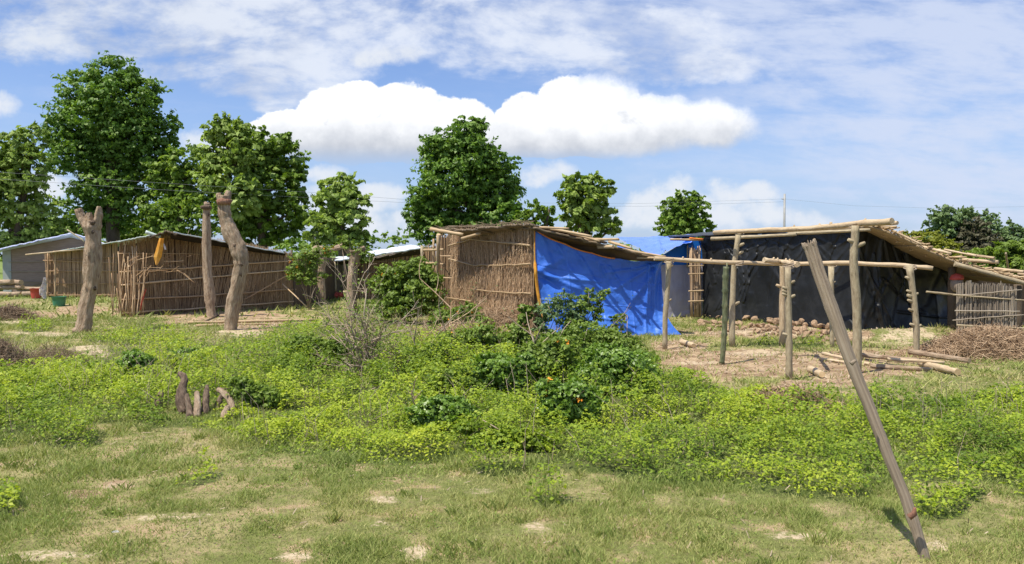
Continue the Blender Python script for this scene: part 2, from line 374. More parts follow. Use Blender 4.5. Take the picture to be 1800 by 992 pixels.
# ------------------------------------------------------------------ foliage
def leaf_quads(c, nrm, size, asp=.5, fold=.15, droop=0.0, rs=rng):
    """rhombus leaves: c (n,3) centre, nrm (n,3) normal, size (n,)"""
    n = len(c); nrm = nrm / np.linalg.norm(nrm, axis=1, keepdims=True)
    t = rs.normal(size=(n, 3)); t[:, 2] -= droop
    t -= nrm * np.sum(t * nrm, 1, keepdims=True); t /= np.linalg.norm(t, axis=1, keepdims=True) + 1e-9
    s = np.cross(nrm, t); L = size[:, None] * .5; W = L * asp
    v = np.empty((n, 4, 3)); v[:, 0] = c - t * L; v[:, 2] = c + t * L * 1.0 - nrm * L * fold
    v[:, 1] = c + s * W + nrm * L * fold - t * L * .1; v[:, 3] = c - s * W + nrm * L * fold - t * L * .1
    f = np.arange(n * 4).reshape(n, 4)
    return v.reshape(-1, 3), f
def sphere_dirs(n, rs=rng):
    d = rs.normal(size=(n, 3)); return d / np.linalg.norm(d, axis=1, keepdims=True)
def crown_leaves(blobs, nleaf, lsize, clump=.30, tuft=.20, up=.55, asp=.55, droop=.4, rs=rng, fill=.12, flat=.8, per=26):
    """blobs: (centre, rx, ry, rz); returns leaf centres, normals, sizes, rnd -- clump-on-clump"""
    vol = np.array([b[1] * b[3] for b in blobs]); cnt = np.maximum(1, (nleaf * vol / vol.sum())).astype(int)
    C, N, R = [], [], []
    for (ce, rx, ry, rz), k in zip(blobs, cnt):
        ce = np.array(ce); rad = np.array([rx, ry, rz])
        nc = max(4, int(k / per)); d = sphere_dirs(nc, rs)
        rr = rs.uniform(.45, 1.0, (nc, 1)) ** .6
        cc = ce + d * rad * rr
        cr = clump * min(rx, rz) * rs.uniform(.55, 1.25, nc)
        idx = rs.integers(0, nc, k); e = sphere_dirs(k, rs); e[:, 2] = np.abs(e[:, 2]) * .9 - .25
        sh = rs.uniform(.55, 1.05, (k, 1))
        p = cc[idx] + e * cr[idx][:, None] * sh * np.array([1, 1, flat])
        nn = e + np.array([0, 0, up]) + .35 * (p - ce) / rad + rs.normal(size=(k, 3)) * .35
        tone = rs.random(nc)[idx] * .45 + rs.random(k) * .55
        C.append(p); N.append(nn); R.append(tone)
        kt = int(k * tuft)
        if kt:
            nt_ = max(3, kt // 16); d = sphere_dirs(nt_, rs); d[:, 2] = d[:, 2] * .8 + .15
            q = rs.integers(0, nt_, kt); f_ = rs.uniform(.75, 1.28, (kt, 1)) ** 1.0
            jit_ = rs.normal(size=(kt, 3)) * min(rx, rz) * .055
            C.append(ce + d[q] * rad * f_ * rs.uniform(.9, 1.05, (nt_, 1))[q] + jit_); N.append(sphere_dirs(kt, rs) + np.array([0, 0, .6])); R.append(rs.random(nt_)[q] * .5 + rs.random(kt) * .5)
        kf = int(k * fill)
        if kf:
            C.append(ce + sphere_dirs(kf, rs) * rad * rs.uniform(0, .7, (kf, 1))); N.append(sphere_dirs(kf, rs)); R.append(rs.random(kf) * .4)  # inner leaves toned darker: shade inside the crown put into their colour
    C = np.concatenate(C); N = np.concatenate(N); R = np.concatenate(R)
    return C, N, lsize * rs.uniform(.6, 1.25, len(C)), R
def put_leaves(name, data, mat, parent, asp=.55, droop=.4, fold=.15):
    C, N, S, R = data
    v, f = leaf_quads(C, N, S, asp, fold, droop)
    return np_mesh(name, v, f, mat, parent, rndv=np.repeat(R, 4))

def tree(label, px, depth, blobs, leaf, lsize, nleaf, name='tree', cat='tree', group=None, clump=.28, trunk_r=.22, asp=.55, dz=0, lean=0, fill=.06, per=26, base_py=None, droop=.4, flat=.8, up=.55):
    base = P(px, HOR, depth); base.z = 0.0
    t = thing(name, label, cat, base, group)
    wb = []
    for b in blobs:
        bx, by, rx, ry = b[:4]; dd = b[4] if len(b) > 4 else rnd.uniform(-.5, .5) * rx / F_PX * depth
        c = P(bx, by, depth + dd); k = depth / F_PX
        wb.append((tuple(c), rx * k, rx * k * .85, ry * k))
    if leaf in ('leaf_mid', 'leaf_teak'): nleaf = int(nleaf * .78); clump *= .86; fill *= .5
    put_leaves('crown', crown_leaves(wb, nleaf, lsize, clump, fill=fill, per=per, flat=flat, up=up), M[leaf], t, asp, droop)
    top = max(wb, key=lambda b: b[0][2]); mb = MB()
    topv = Vector(top[0]); mid = base.lerp(topv, .45); mid.x = base.x * .7 + topv.x * .3
    pts = [base - Vector((0, 0, .1)), base.lerp(mid, .4) + Vector((.1, 0, 0)), mid, mid.lerp(topv, .5), topv]
    mb.tube(pts, [trunk_r * 1.25, trunk_r, trunk_r * .8, trunk_r * .5, trunk_r * .2], 8, .06)
    for b in wb:
        c = Vector(b[0]); fr = mid.lerp(topv, max(0, min(.7, (c.z - mid.z) / max(.5, topv.z - mid.z) - .3)))
        if (c - fr).length > .5: mb.tube([fr, fr.lerp(c, .5) + Vector((0, 0, -.15)), c], [trunk_r * .4, trunk_r * .28, trunk_r * .12], 5, .05)
    mb.build('trunk', M['bark_tree'], t)
    return t

# ------------------------------------------------------------------ ground
def curve_at(x, pts):
    return np.interp(x, [p[0] for p in pts], [p[1] for p in pts])
WT = [(-600, 650), (0, 640), (150, 632), (230, 612), (330, 606), (500, 592), (650, 618), (820, 600), (1000, 596), (1100, 618), (1170, 660), (1250, 684), (1330, 706), (1450, 712), (1550, 704), (1700, 694), (1800, 682), (2400, 670)]
WB = [(-600, 800), (0, 792), (120, 775), (200, 752), (330, 764), (430, 790), (700, 806), (900, 792), (950, 820), (1100, 838), (1250, 850), (1400, 868), (1500, 880), (1560, 835), (1700, 838), (1800, 868), (2400, 880)]
WPATCH = [(318, 845, 62, 20), (110, 772, 75, 22), (1650, 893, 45, 20), (12, 890, 26, 22), (40, 745, 120, 25), (870, 830, 60, 14), (560, 575, 60, 18), (1345, 606, 40, 4), (1425, 608, 25, 4), (240, 598, 90, 9), (60, 578, 30, 8), (1390, 720, 50, 10), (1690, 870, 40, 14), (960, 890, 50, 12)]
HOLES = [(270, 840, 90, 26), (180, 740, 60, 26, .5), (1000, 800, 120, 20, .3), (1420, 745, 60, 12, .6), (1600, 790, 50, 25, .4), (1380, 695, 70, 22, .9), (620, 640, 60, 15, .5), (345, 728, 80, 30, .8), (120, 800, 90, 20, .5), (560, 700, 50, 10, .4), (820, 690, 40, 12, .5)]
def weedmask(x, y):
    px, py = toimg(x, y)
    n = (fbm(x * .9, y * .9, 5) - .5)
    top = curve_at(px, WT) + n * 26; bot = curve_at(px, WB) + n * 70
    m = smooth(-4, 8, py - top) * smooth(-6, 18, bot - py)
    for w in WPATCH:
        q = 1 - ((px - w[0]) / w[2]) ** 2 - ((py - w[1]) / w[3]) ** 2 + n * 1.6
        m = np.maximum(m, smooth(0, .5, q))
    for w in HOLES:
        q = 1 - ((px - w[0]) / w[2]) ** 2 - ((py - w[1]) / w[3]) ** 2 + n * 1.6
        m = m * (1 - smooth(0, .5, q) * (w[4] if len(w) > 4 else 1))
    return m
SAND = [(75, 588, 60, 7), (170, 618, 60, 10), (1575, 592, 105, 22), (1575, 592, 70, 16), (730, 978, 32, 14), (1650, 963, 34, 14), (90, 985, 130, 10), (840, 872, 32, 8), (940, 935, 40, 12), (1200, 980, 50, 10), (300, 918, 90, 8), (660, 888, 50, 8),
        (1560, 665, 60, 7), (1250, 636, 70, 4), (1330, 620, 60, 6), (1440, 660, 60, 7), (20, 568, 40, 4), (420, 585, 60, 8), (1360, 583, 140, 10), (1680, 600, 60, 8), (640, 930, 60, 10), (500, 985, 90, 9), (1400, 950, 60, 8)]
SOIL = [(150, 875, 45, 12), (205, 858, 30, 12), (400, 560, 140, 16), (250, 548, 80, 10), (640, 520, 60, 9), (800, 585, 110, 18), (1350, 640, 210, 34), (1280, 650, 120, 22), (1430, 672, 110, 16), (1330, 585, 170, 12), (1580, 630, 130, 16), (850, 620, 90, 10), (150, 545, 60, 9), (30, 530, 60, 6), (1200, 610, 60, 14), (1500, 655, 150, 18), (480, 575, 140, 10), (60, 555, 60, 8), (1500, 590, 60, 14)]
def blobmask(px, py, n, lst, k=1.6):
    m = 0
    for w in lst:
        q = 1 - ((px - w[0]) / w[2]) ** 2 - ((py - w[1]) / w[3]) ** 2 + n * k
        m = np.maximum(m, np.clip(q * 1.1, 0, 1))
    return m
MOUNDS = [(1560, 592, .9, .45, .17), (1632, 588, .7, .4, .14), (160, 614, .5, .25, .08), (1380, 585, 2.2, .5, .05)]
MW = [(G(a, b).x, G(a, b).y, sx, sy, h) for a, b, sx, sy, h in MOUNDS]
def H(x, y):
    x = np.asarray(x, float); y = np.asarray(y, float)
    h = (fbm(x * .5, y * .5, 1) - .5) * .10 + (fbm(x * 2.5, y * 2.5, 2) - .5) * .035
    h = h * smooth(3, 5, np.abs(y) + np.abs(x))
    for mx, my, sx, sy, hh in MW:
        h = h + hh * np.exp(-((x - mx) / sx) ** 2 - ((y - my) / sy) ** 2)
    return h
def gz(p):
    p = Vector(p); p.z = float(H(p.x, p.y)); return p
def axis(segs):
    out = [segs[0][0]]
    for a, b, s0, s1 in segs:
        x = a; n = 0
        while x < b - 1e-6:
            t = (x - a) / (b - a); x = min(b, x + s0 + (s1 - s0) * t); out.append(x)
    return np.array(out)
xr = axis([(0, 5, .06, .06), (5, 16, .06, .16), (16, 60, .3, 4), (60, 3000, 10, 400)])
xs = np.concatenate([-xr[::-1][:-1], xr])
ys = np.concatenate([-axis([(0, 200, 2, 60)])[::-1][:-1], axis([(0, 3, 2, .1), (3, 11, .045, .07), (11, 24, .07, .16), (24, 60, .3, 3), (60, 4000, 8, 500)])])
gx, gy = np.meshgrid(xs, ys); nx, ny = len(xs), len(ys)
hz = H(gx, gy)
ppx, ppy = toimg(gx, np.maximum(gy, 3.0)); nn = fbm(gx * 1.3, gy * 1.3, 9) - .5; nf_ = fbm(gx * 5, gy * 5, 12) - .5
vis = (gy > 3.4) & (gy < 60)
bare = blobmask(ppx, ppy, nn * 1.3 + nf_ * .8, SAND) * vis
soil = blobmask(ppx, ppy, nn, SOIL) * vis
green = np.where(gy > 4, smooth(0, .15, weedmask(gx, np.maximum(gy, 3.5))), 0) * vis
i = np.arange(nx - 1); j = np.arange(ny - 1); I, J = np.meshgrid(i, j); b0 = (J * nx + I).ravel()
gf = np.stack([b0, b0 + 1, b0 + nx + 1, b0 + nx], 1)
gm = bpy.data.materials.new('ground'); gm.use_nodes = True; nt = gm.node_tree; nt.nodes.clear(); E.nt = nt
def attrn(n):
    a = nt.nodes.new('ShaderNodeAttribute'); a.attribute_name = n; return E(a.outputs['Fac'])
ge = nt.nodes.new('ShaderNodeNewGeometry'); pos = ge.outputs['Position']
n1 = enoise(pos, .55, 7, .6); n2 = enoise(pos, 3.2, 8, .68); n3 = enoise(pos, 22, 6, .7); n4 = enoise(pos, 90, 3, .7)
A, S, Gn = attrn('bare'), attrn('soil'), attrn('green')
dry = sstep(n2 + (n1 - .5) * 1.1 + (n3 - .5) * .35, .40, .62)
c = emix(dry, (.175, .195, .06), (.36, .305, .155))
c = emix(sstep(n3, .45, .62) * .55, c, (.13, .125, .05))  # dark speckle paints shadow gaps between grass tufts into the ground colour
dirt = sstep(n2 + (n3 - .5) * .5, .54, .66)
c = emix(sstep(n4 + (n3 - .5) * .6, .50, .62) * .5, c, (.09, .095, .035))  # finer speckle, again the shade of the gaps put into the colour
c = emix(dirt * .8, c, (.44, .31, .20))
soilc = emix(sstep(n2 + (n3 - .5) * .6, .42, .6), (.25, .17, .105), (.43, .32, .205))
c = emix(sstep(S * 1.3 + (n2 - .5) * 1.1 + (n3 - .5) * .8, .28, .62), c, soilc)
sandc = emix(sstep(n3, .4, .62), (.44, .34, .22), (.56, .46, .32))
c = emix(sstep(A * .8 + (n2 - .5) * 1.6 + (n3 - .5) * 2.2 + (n4 - .5) * 1.2, .42, .95), c, sandc)
c = emix(Gn * .8, c, (.055, .085, .018))
sepg = nt.nodes.new('ShaderNodeSeparateXYZ'); nt.links.new(pos, sepg.inputs[0])
farg = sstep(E(sepg.outputs[1]), 24, 34)
c = emix(farg, c, emix(sstep(n1, .4, .6), (.115, .17, .045), (.20, .24, .075)))
bs = nt.nodes.new('ShaderNodeBsdfPrincipled'); nt.links.new(c, bs.inputs['Base Color']); bs.inputs['Roughness'].default_value = .95; bs.inputs['Specular IOR Level'].default_value = .1
bp = nt.nodes.new('ShaderNodeBump'); bp.inputs['Strength'].default_value = .9; bp.inputs['Distance'].default_value = .03
hgt = n3 * .6 + n4 * .4 + n2; nt.links.new(hgt.v, bp.inputs['Height']); nt.links.new(bp.outputs[0], bs.inputs['Normal'])
og = nt.nodes.new('ShaderNodeOutputMaterial'); nt.links.new(bs.outputs[0], og.inputs[0])
gob = np_mesh('ground', np.stack([gx.ravel(), gy.ravel(), hz.ravel()], 1), gf, gm, smooth_=True)
for nme, arr in (('bare', bare), ('soil', soil), ('green', green)):
    a = gob.data.attributes.new(nme, 'FLOAT', 'POINT'); a.data.foreach_set('value', np.asarray(arr, np.float32).ravel())
gob['kind'] = 'structure'

# ------------------------------------------------------------------ huts
def z_at(py, Y): return P(900, py, Y).z
def grid_sheet(name, corner, nu, nv, disp, mat, parent, th=0.0):
    """sheet over bilinear corners (bl, br, tr, tl); disp(u,v)->offset vector array"""
    bl, br, tr, tl = [np.array(c, float) for c in corner]
    u, v = np.meshgrid(np.linspace(0, 1, nu), np.linspace(0, 1, nv)); u = u.ravel()[:, None]; v = v.ravel()[:, None]
    p = (bl * (1 - u) + br * u) * (1 - v) + (tl * (1 - u) + tr * u) * v
    p = p + disp(u[:, 0], v[:, 0])
    i, j = np.meshgrid(np.arange(nu - 1), np.arange(nv - 1)); b = (j * nu + i).ravel()
    return np_mesh(name, p, np.stack([b, b + 1, b + nu + 1, b + nu], 1), mat, parent, smooth_=True)
def folds(u, v, lst):
    """sum of soft ridges along segments (u0,v0,u1,v1,width,height)"""
    h = np.zeros_like(u)
    for (u0, v0, u1, v1, w, a) in lst:
        dx, dy = u1 - u0, v1 - v0; L2 = dx * dx + dy * dy
        t = np.clip(((u - u0) * dx + (v - v0) * dy) / L2, 0, 1)
        s = (u - u0 - t * dx) * -dy / math.sqrt(L2) + (v - v0 - t * dy) * dx / math.sqrt(L2)
        d = np.sqrt((u - u0 - t * dx) ** 2 + (v - v0 - t * dy) ** 2)
        h += a * np.exp(-(d / w) ** 2) * (1 - .55 * t)
    return h
def reed_wall(parent, A, B, topf, mat, per_m=95, lean=0.0, th=.007, name='reed_panel', back=True, botf=None, rag=.03, thick=.05, lean_seg=None, fuzz=0, wob=.012):
    """a wall of close-set upright stalks from A to B (ground points); topf(t) -> top height"""
    A = np.array(A, float); B = np.array(B, float); D = B - A; Ln = np.linalg.norm(D[:2]); D2 = D / Ln
    nrm = np.array([D2[1], -D2[0], 0.0]); nrm = nrm if nrm[1] < 0 else -nrm
    n = int(Ln * per_m); t = (np.arange(n) + rng.uniform(-.6, .6, n)) / n
    z0 = (A[2] * (1 - t) + B[2] * t) - .02 if botf is None else botf(t)
    z1 = topf(t) + rng.normal(size=n) * rag; dep = rng.uniform(0, thick, n)
    ln = lean(t) if callable(lean) else np.full(n, lean); ln = ln + rng.normal(size=n) * .022
    seg = 4; r = th * rng.uniform(.6, 1.5, n)
    V = np.empty((n, seg + 1, 3, 3)); wobv = np.cumsum(rng.normal(size=(n, seg + 1)) * wob * .6, 1)
    for k in range(seg + 1):
        f = k / seg; z = z0 + (z1 - z0) * f
        along = t * Ln + ln * (z - z0) + wobv[:, k]
        c = A[None, :2] + D2[None, :2] * along[:, None]
        for q in range(3):
            an = 2 * math.pi * q / 3 + .5
            off = r * math.cos(an); o2 = r * math.sin(an) + dep
            V[:, k, q, 0] = c[:, 0] + D2[0] * off + nrm[0] * (o2); V[:, k, q, 1] = c[:, 1] + D2[1] * off + nrm[1] * (o2)
            V[:, k, q, 2] = z
    idx = np.arange(n * (seg + 1) * 3).reshape(n, seg + 1, 3)
    F = [np.stack([idx[:, k, q], idx[:, k, (q + 1) % 3], idx[:, k + 1, (q + 1) % 3], idx[:, k + 1, q]], -1).reshape(-1, 4) for k in range(seg) for q in range(3)]
    patch = vn(t * Ln * 1.7, t * 0 + A[0], 4) * .5 + rng.random(n) * .6 - .05
    R = np.repeat(np.clip(patch, 0, 1), (seg + 1) * 3); V = V.reshape(-1, 3); F = np.concatenate(F)
    if fuzz:
        tt = rng.random(fuzz); zz = rng.random(fuzz)
        zt = topf(tt); zb = A[2] * (1 - tt) + B[2] * tt
        c = np.stack([A[0] + D[0] * tt, A[1] + D[1] * tt, zb + (zt - zb) * zz], 1) + nrm * (thick + .02) * rng.uniform(.6, 1.5, (fuzz, 1))
        dv = np.stack([rng.normal(size=fuzz) * .5 * D2[0], rng.normal(size=fuzz) * .5 * D2[1], rng.normal(size=fuzz) * 1.1], 1) * .09 + nrm * rng.normal(size=(fuzz, 1)) * .02
        w = np.tile(D2 * .006, (fuzz, 1)); q = np.stack([c - dv - w, c - dv + w, c + dv + w * .4, c + dv - w * .4], 1).reshape(-1, 3)
        F = np.concatenate([F, np.arange(fuzz * 4).reshape(-1, 4) + len(V)]); V = np.concatenate([V, q]); R = np.concatenate([R, np.repeat(rng.random(fuzz), 4)])
    ob = np_mesh(name, V, F, mat, parent, rndv=R); ob['kind'] = 'stuff'
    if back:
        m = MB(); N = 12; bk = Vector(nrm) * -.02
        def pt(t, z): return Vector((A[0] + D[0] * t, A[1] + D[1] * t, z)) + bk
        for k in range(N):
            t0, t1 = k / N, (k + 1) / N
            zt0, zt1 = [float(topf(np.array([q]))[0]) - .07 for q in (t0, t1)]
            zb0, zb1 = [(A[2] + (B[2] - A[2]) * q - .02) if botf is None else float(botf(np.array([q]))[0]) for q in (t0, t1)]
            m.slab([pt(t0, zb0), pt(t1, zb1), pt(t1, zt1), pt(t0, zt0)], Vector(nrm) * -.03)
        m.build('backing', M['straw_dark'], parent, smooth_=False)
    return Vector(nrm)
def rails(parent, A, B, zs, nrm, mat, r=.014, off=.07, over=.1, tilt=0.0, name='cross_pole', amp=.01):
    A = Vector(A); B = Vector(B); d = (B - A); d.z = 0; d.normalize()
    for z in zs:
        z0, z1 = z if isinstance(z, tuple) else (z, z)
        a = Vector((A.x, A.y, z0)) - d * over * rnd.random() + nrm * off; b = Vector((B.x, B.y, z1)) + d * over * rnd.random() + nrm * off
        m = MB(); pole(m, a, b, r, r * .75, 6, 9, amp); m.build(name, mat, parent)
def single(name, mat, parent, *a, **k):
    m = MB(); pole(m, *a, **k); return m.build(name, mat, parent)
def lin(z0, z1): return lambda t: z0 + (z1 - z0) * t
def roof_sheet(name, mat, parent, ring, th=.03, rip=.012, n=26):
    """ring = 4 corners (front-left, front-right, back-right, back-left)"""
    fl, fr, br, bl = [np.array(c, float) for c in ring]
    def dsp(u, v):
        z = (fbm(u * 9, v * 5, 6) - .5) * rip * 4 + np.sin(u * 60) * rip * .25
        return np.stack([0 * u, 0 * u, z], 1)
    o = grid_sheet(name, (fl, fr, br, bl), n * 3, n, dsp, mat, parent)
    md = o.modifiers.new('thickness', 'SOLIDIFY'); md.thickness = th; md.offset = -1
    return o

# --- hut with net walls, far left
BK = Vector((-3.6, 6, .05))
A = G(6, 503); Bp = G(182, 512)
d0 = 33.0
t = thing('hut', 'far left hut with grey net walls under a shiny bluish-white sheet roof', 'hut', (P(90, 450, d0).x, d0, 0))
ztl, zpk, ztr = z_at(438, d0), z_at(411, d0), z_at(430, d0)
xl, xp, xr_ = P(6, 450, d0).x, P(127, 450, d0).x, P(190, 450, d0).x
def ntop(tt): 
    x = xl + (xr_ - xl) * tt; return np.interp(x, [xl, xp, xr_], [z_at(440, d0), z_at(417, d0), z_at(432, d0)])
m = MB(); N = 10
for k in range(N):
    t0, t1 = k / N, (k + 1) / N; x0, x1 = xl + (xr_ - xl) * t0, xl + (xr_ - xl) * t1
    m.slab([(x0, d0, 0), (x1, d0, 0), (x1, d0, float(ntop(t1))), (x0, d0, float(ntop(t0)))], (0, .04, 0))
m.build('net_wall', M['net'], t, smooth_=False)
m = MB(); m.slab([(xl - .03, d0 - .02, 0), (xl + .32, d0 - .02, 0), (xl + .32, d0 - .02, z_at(439, d0)), (xl - .03, d0 - .02, z_at(441, d0))], (0, .015, 0)); m.build('net_wall', M['net_pale'], t, smooth_=False)
m = MB(); m.slab([(xl, d0 + .05, 0), (xl, d0 + 6, 0), (xl, d0 + 6, ztl - .1), (xl, d0 + .05, ztl - .1)], (.03, 0, 0)); m.build('side_wall', M['net_pale'], t, smooth_=False)
rails(t, (xl + .3, d0, 0), (xr_, d0, 0), [(.55, .5), (.95, .98), (1.35, 1.45), (.2, 1.0)], Vector((0, -1, 0)), M['straw_gray'], r=.012, off=.05)
roof_sheet('roof_sheet', M['sheet_blue'], t, [P(-12, 440, d0 - .5), P(127, 409, d0 - .6), P(127, 409, d0 - .6) + BK, P(-12, 440, d0 - .5) + BK], .04, .02)
roof_sheet('roof_sheet', M['sheet_blue'], t, [P(124, 409, d0 - .6), P(200, 432, d0 - .5), P(200, 432, d0 - .5) + BK, P(124, 409, d0 - .6) + BK], .04, .02)
m = MB(); m.quad(P(-12, 442, d0 - .52), P(127, 411, d0 - .62), P(127, 417, d0 - .1), P(-12, 445, d0 - .1)); m.quad(P(127, 411, d0 - .62), P(200, 434, d0 - .52), P(200, 438, d0 - .1), P(127, 418, d0 - .1)); m.build('roof_underside', M['sheet_blue'], t, smooth_=False)
single('roof_pole', M['pole'], t, P(118, 404, d0 - .7), P(148, 424, d0 - .7), .03, .03)

# --- long reed hut, left
A = G(213, 556); B = G(514, 541)
t = thing('hut', 'long low brown reed hut with gabled dark roof behind the three bare trunks', 'hut', ((A.x + B.x) / 2, (A.y + B.y) / 2, 0))
dA, dB = A.y, B.y
zL, zP, zR = z_at(428, dA), z_at(412, dA + .8), z_at(447, dB)
tp = (P(300, 450, dA + .8).x - A.x) / (B.x - A.x)
def topL(tt): return np.interp(tt, [0, tp, 1], [zL, zP, zR])
def leanL(tt): return np.interp(tt, [0, .25, .45, .6, .85, 1], [-.02, -.05, .18, .28, .10, .0])
nr = reed_wall(t, A, B, topL, M['straw'], 125, leanL, fuzz=900, thick=.06)
rails(t, A, B, [(z_at(551, dA), z_at(530, dB)), (z_at(527, dA), z_at(509, dB)), (z_at(502, dA), z_at(474, dB)), (z_at(480, dA) + .02, z_at(458, dB))], nr, M['straw_warm'], r=.026, off=.10)
rails(t, A.lerp(B, .0), A.lerp(B, .4), [(z_at(446, dA), z_at(447, dA))], nr, M['straw_warm'], r=.012, off=.09)
single('brace_pole', M['straw_warm'], t, P(430, 527, 23.3), P(512, 480, 24.1), .02, .016)
single('brace_pole', M['straw_warm'], t, P(497, 500, 24), P(540, 540, 23.6), .02, .016)
m = MB()
for k in range(34):                                          # bundle of loose upright stalks on the corner
    x0 = rnd.uniform(196, 252); zt = rnd.uniform(425, 520)
    m.tube(crooked(P(x0, rnd.uniform(548, 560), dA - .12 - rnd.random() * .25), P(x0 + rnd.uniform(-10, 14), zt, dA - .1 - rnd.random() * .15), 4, .03), rnd.uniform(.006, .015), 4)
o = m.build('loose_stalks', M['straw_warm'], t); o['kind'] = 'stuff'
m = MB()
for k in range(26):
    x0 = rnd.uniform(235, 330); y0 = rnd.uniform(445, 480)
    m.tube(crooked(P(x0, y0, dA - .2), P(x0 + rnd.uniform(-40, 40), y0 + rnd.uniform(-10, 34), dA - .15 - rnd.random() * .15), 4, .06), rnd.uniform(.004, .01), 4)
o = m.build('loose_twigs', M['straw_warm'], t); o['kind'] = 'stuff'
# wing set back to the left
Aw = G(83, 523); Bw = G(222, 521); dw = Aw.y; Bw.y = dw + .2
nr = reed_wall(t, Aw, Bw, lin(z_at(446, dw), z_at(425, dw)), M['straw_warm'], 110, .0, name='reed_panel', thick=.05, th=.010)
rails(t, Aw, Bw, [z_at(519, dw), z_at(498, dw), z_at(477, dw), (z_at(459, dw), z_at(452, dw)), (z_at(458, dw), z_at(463, dw))], nr, M['straw_warm'], r=.02, off=.1)
for x_ in (84, 97): single('post', M['straw_warm'], t, P(x_, 523, dw - .1), P(x_, 445, dw - .1), .03, .02)
single('roof_pole', M['pole_pale'], t, P(45, 448, dw - .4), P(150, 438, dw - .3), .03, .03)
Ro = lambda px, py, Y: P(px, py, Y)
BK = Vector((-2.6, 6, -.06))
roof_sheet('roof_sheet', M['sheet_green'], t, [Ro(84, 444, dw - .35), Ro(212, 423, dw - .35), Ro(212, 423, dw - .35) + BK, Ro(84, 444, dw - .35) + BK], .03)
roof_sheet('roof_sheet', M['sheet_green'], t, [Ro(205, 425, dA - .35), Ro(268, 412, dA - .1), Ro(268, 412, dA - .1) + BK, Ro(205, 425, dA - .35) + BK], .03)
roof_sheet('roof_sheet', M['sheet'], t, [Ro(305, 408, dA - .1), Ro(500, 444, dB - .5), Ro(500, 444, dB - .5) + BK, Ro(305, 408, dA - .1) + BK], .03)
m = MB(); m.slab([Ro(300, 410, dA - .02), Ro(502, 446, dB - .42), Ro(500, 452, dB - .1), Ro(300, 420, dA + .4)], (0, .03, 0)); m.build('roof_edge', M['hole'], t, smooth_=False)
roof_sheet('ridge_cover', M['bark_tree'], t, [Ro(262, 418, dA - .4), Ro(292, 405, dA - .5), Ro(292, 405, dA - .5) + BK, Ro(262, 418, dA - .4) + BK], .04, .03, 10)
roof_sheet('ridge_cover', M['bark_tree'], t, [Ro(290, 405, dA - .5), Ro(312, 411, dA - .4), Ro(312, 411, dA - .4) + BK, Ro(290, 405, dA - .5) + BK], .04, .03, 10)
single('roof_pole', M['sheet_green'], t, P(256, 408, dA - .4), P(282, 417, dA - .3), .05, .04)
single('post', M['bark_tree'], t, G(514, 542) + Vector((.1, 0, 0)), P(512, 440, dB), .035, .03)
# side wall going back at the right end
m = MB(); m.slab([(B.x + .02, B.y, 0), (B.x + .3, B.y + 6, 0), (B.x + .3, B.y + 6, 1.5), (B.x + .02, B.y, 1.6)], (-.03, 0, 0)); m.build('side_wall', M['straw_dark'], t, smooth_=False)
# cloth hanging under the gable
def cloth_strip(name, label, cat, mat, pts, wf, th=.012):
    m = MB()
    for k in range(len(pts) - 1):
        a, b = pts[k], pts[k + 1]; wa, wb = wf[k], wf[k + 1]
        m.slab([a - Vector((wa, 0, 0)), a + Vector((0, -.04, 0)), a + Vector((wa, 0, 0)), b + Vector((wb, 0, 0)), b + Vector((0, -.04, 0)), b - Vector((wb, 0, 0))], (0, th, 0))
    o = m.build(name, M[mat], smooth_=True); return tag(o, label, cat)
cloth_strip('cloth', 'orange and yellow cloth hanging under the gable peak of the long reed hut', 'cloth', 'orange', [P(284, 419, dA - .5), P(281, 435, dA - .48), P(277, 452, dA - .45), P(275, 466, dA - .42)], [.06, .085, .10, .02])
cloth_strip('cloth', 'narrow white strip of cloth beside the orange cloth under the gable', 'cloth', 'white', [P(287, 428, dA - .46), P(289, 433, dA - .46), P(291, 439, dA - .46)], [.012, .025, .02])
cloth_strip('rag', 'thin red rag hanging low on the reed wall of the long hut', 'rag', 'red', [P(257, 508, dA - .2), P(253, 520, dA - .22), P(249, 534, dA - .22), P(247, 546, dA - .22)], [.006, .01, .028, .012])

# --- small reed hut behind the big bush, with a white sheet roof
dm = 29.5
t = thing('hut', 'small reed hut with a sloping white sheet roof behind the big bush', 'hut', (P(690, 450, dm).x, dm, 0))
A = Vector((P(622, 450, dm).x, dm, 0)); B = Vector((P(765, 450, dm - 1).x, dm - 1, 0))
nr = reed_wall(t, A, B, lin(z_at(462, dm), z_at(430, dm)), M['straw'], 60, .05, th=.011)
rails(t, A, B, [.5, 1.0, 1.4], nr, M['straw_gray'], r=.016, off=.1)
roof_sheet('roof_sheet', M['sheet'], t, [P(588, 458, dm - .7), P(744, 434, dm - 1.6), P(720, 430, dm + 4), P(590, 453, dm + 4)], .06, .02)
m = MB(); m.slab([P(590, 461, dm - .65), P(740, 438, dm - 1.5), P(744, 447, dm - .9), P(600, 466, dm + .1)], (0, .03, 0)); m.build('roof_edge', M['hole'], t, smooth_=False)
single('post', M['pole'], t, P(590, 512, dm - .4), P(589, 460, dm - .4), .035, .03)
single('post', M['bark_tree'], t, P(614, 512, dm - .3), P(615, 462, dm - .3), .07, .06)
for k in range(5): single('roof_pole', M['straw_gray'], t, P(640 + k * 22, 458 - k * 4, dm - 1.3), P(700 + k * 14, 442 - k * 3, dm - 1.3), .015, .012)

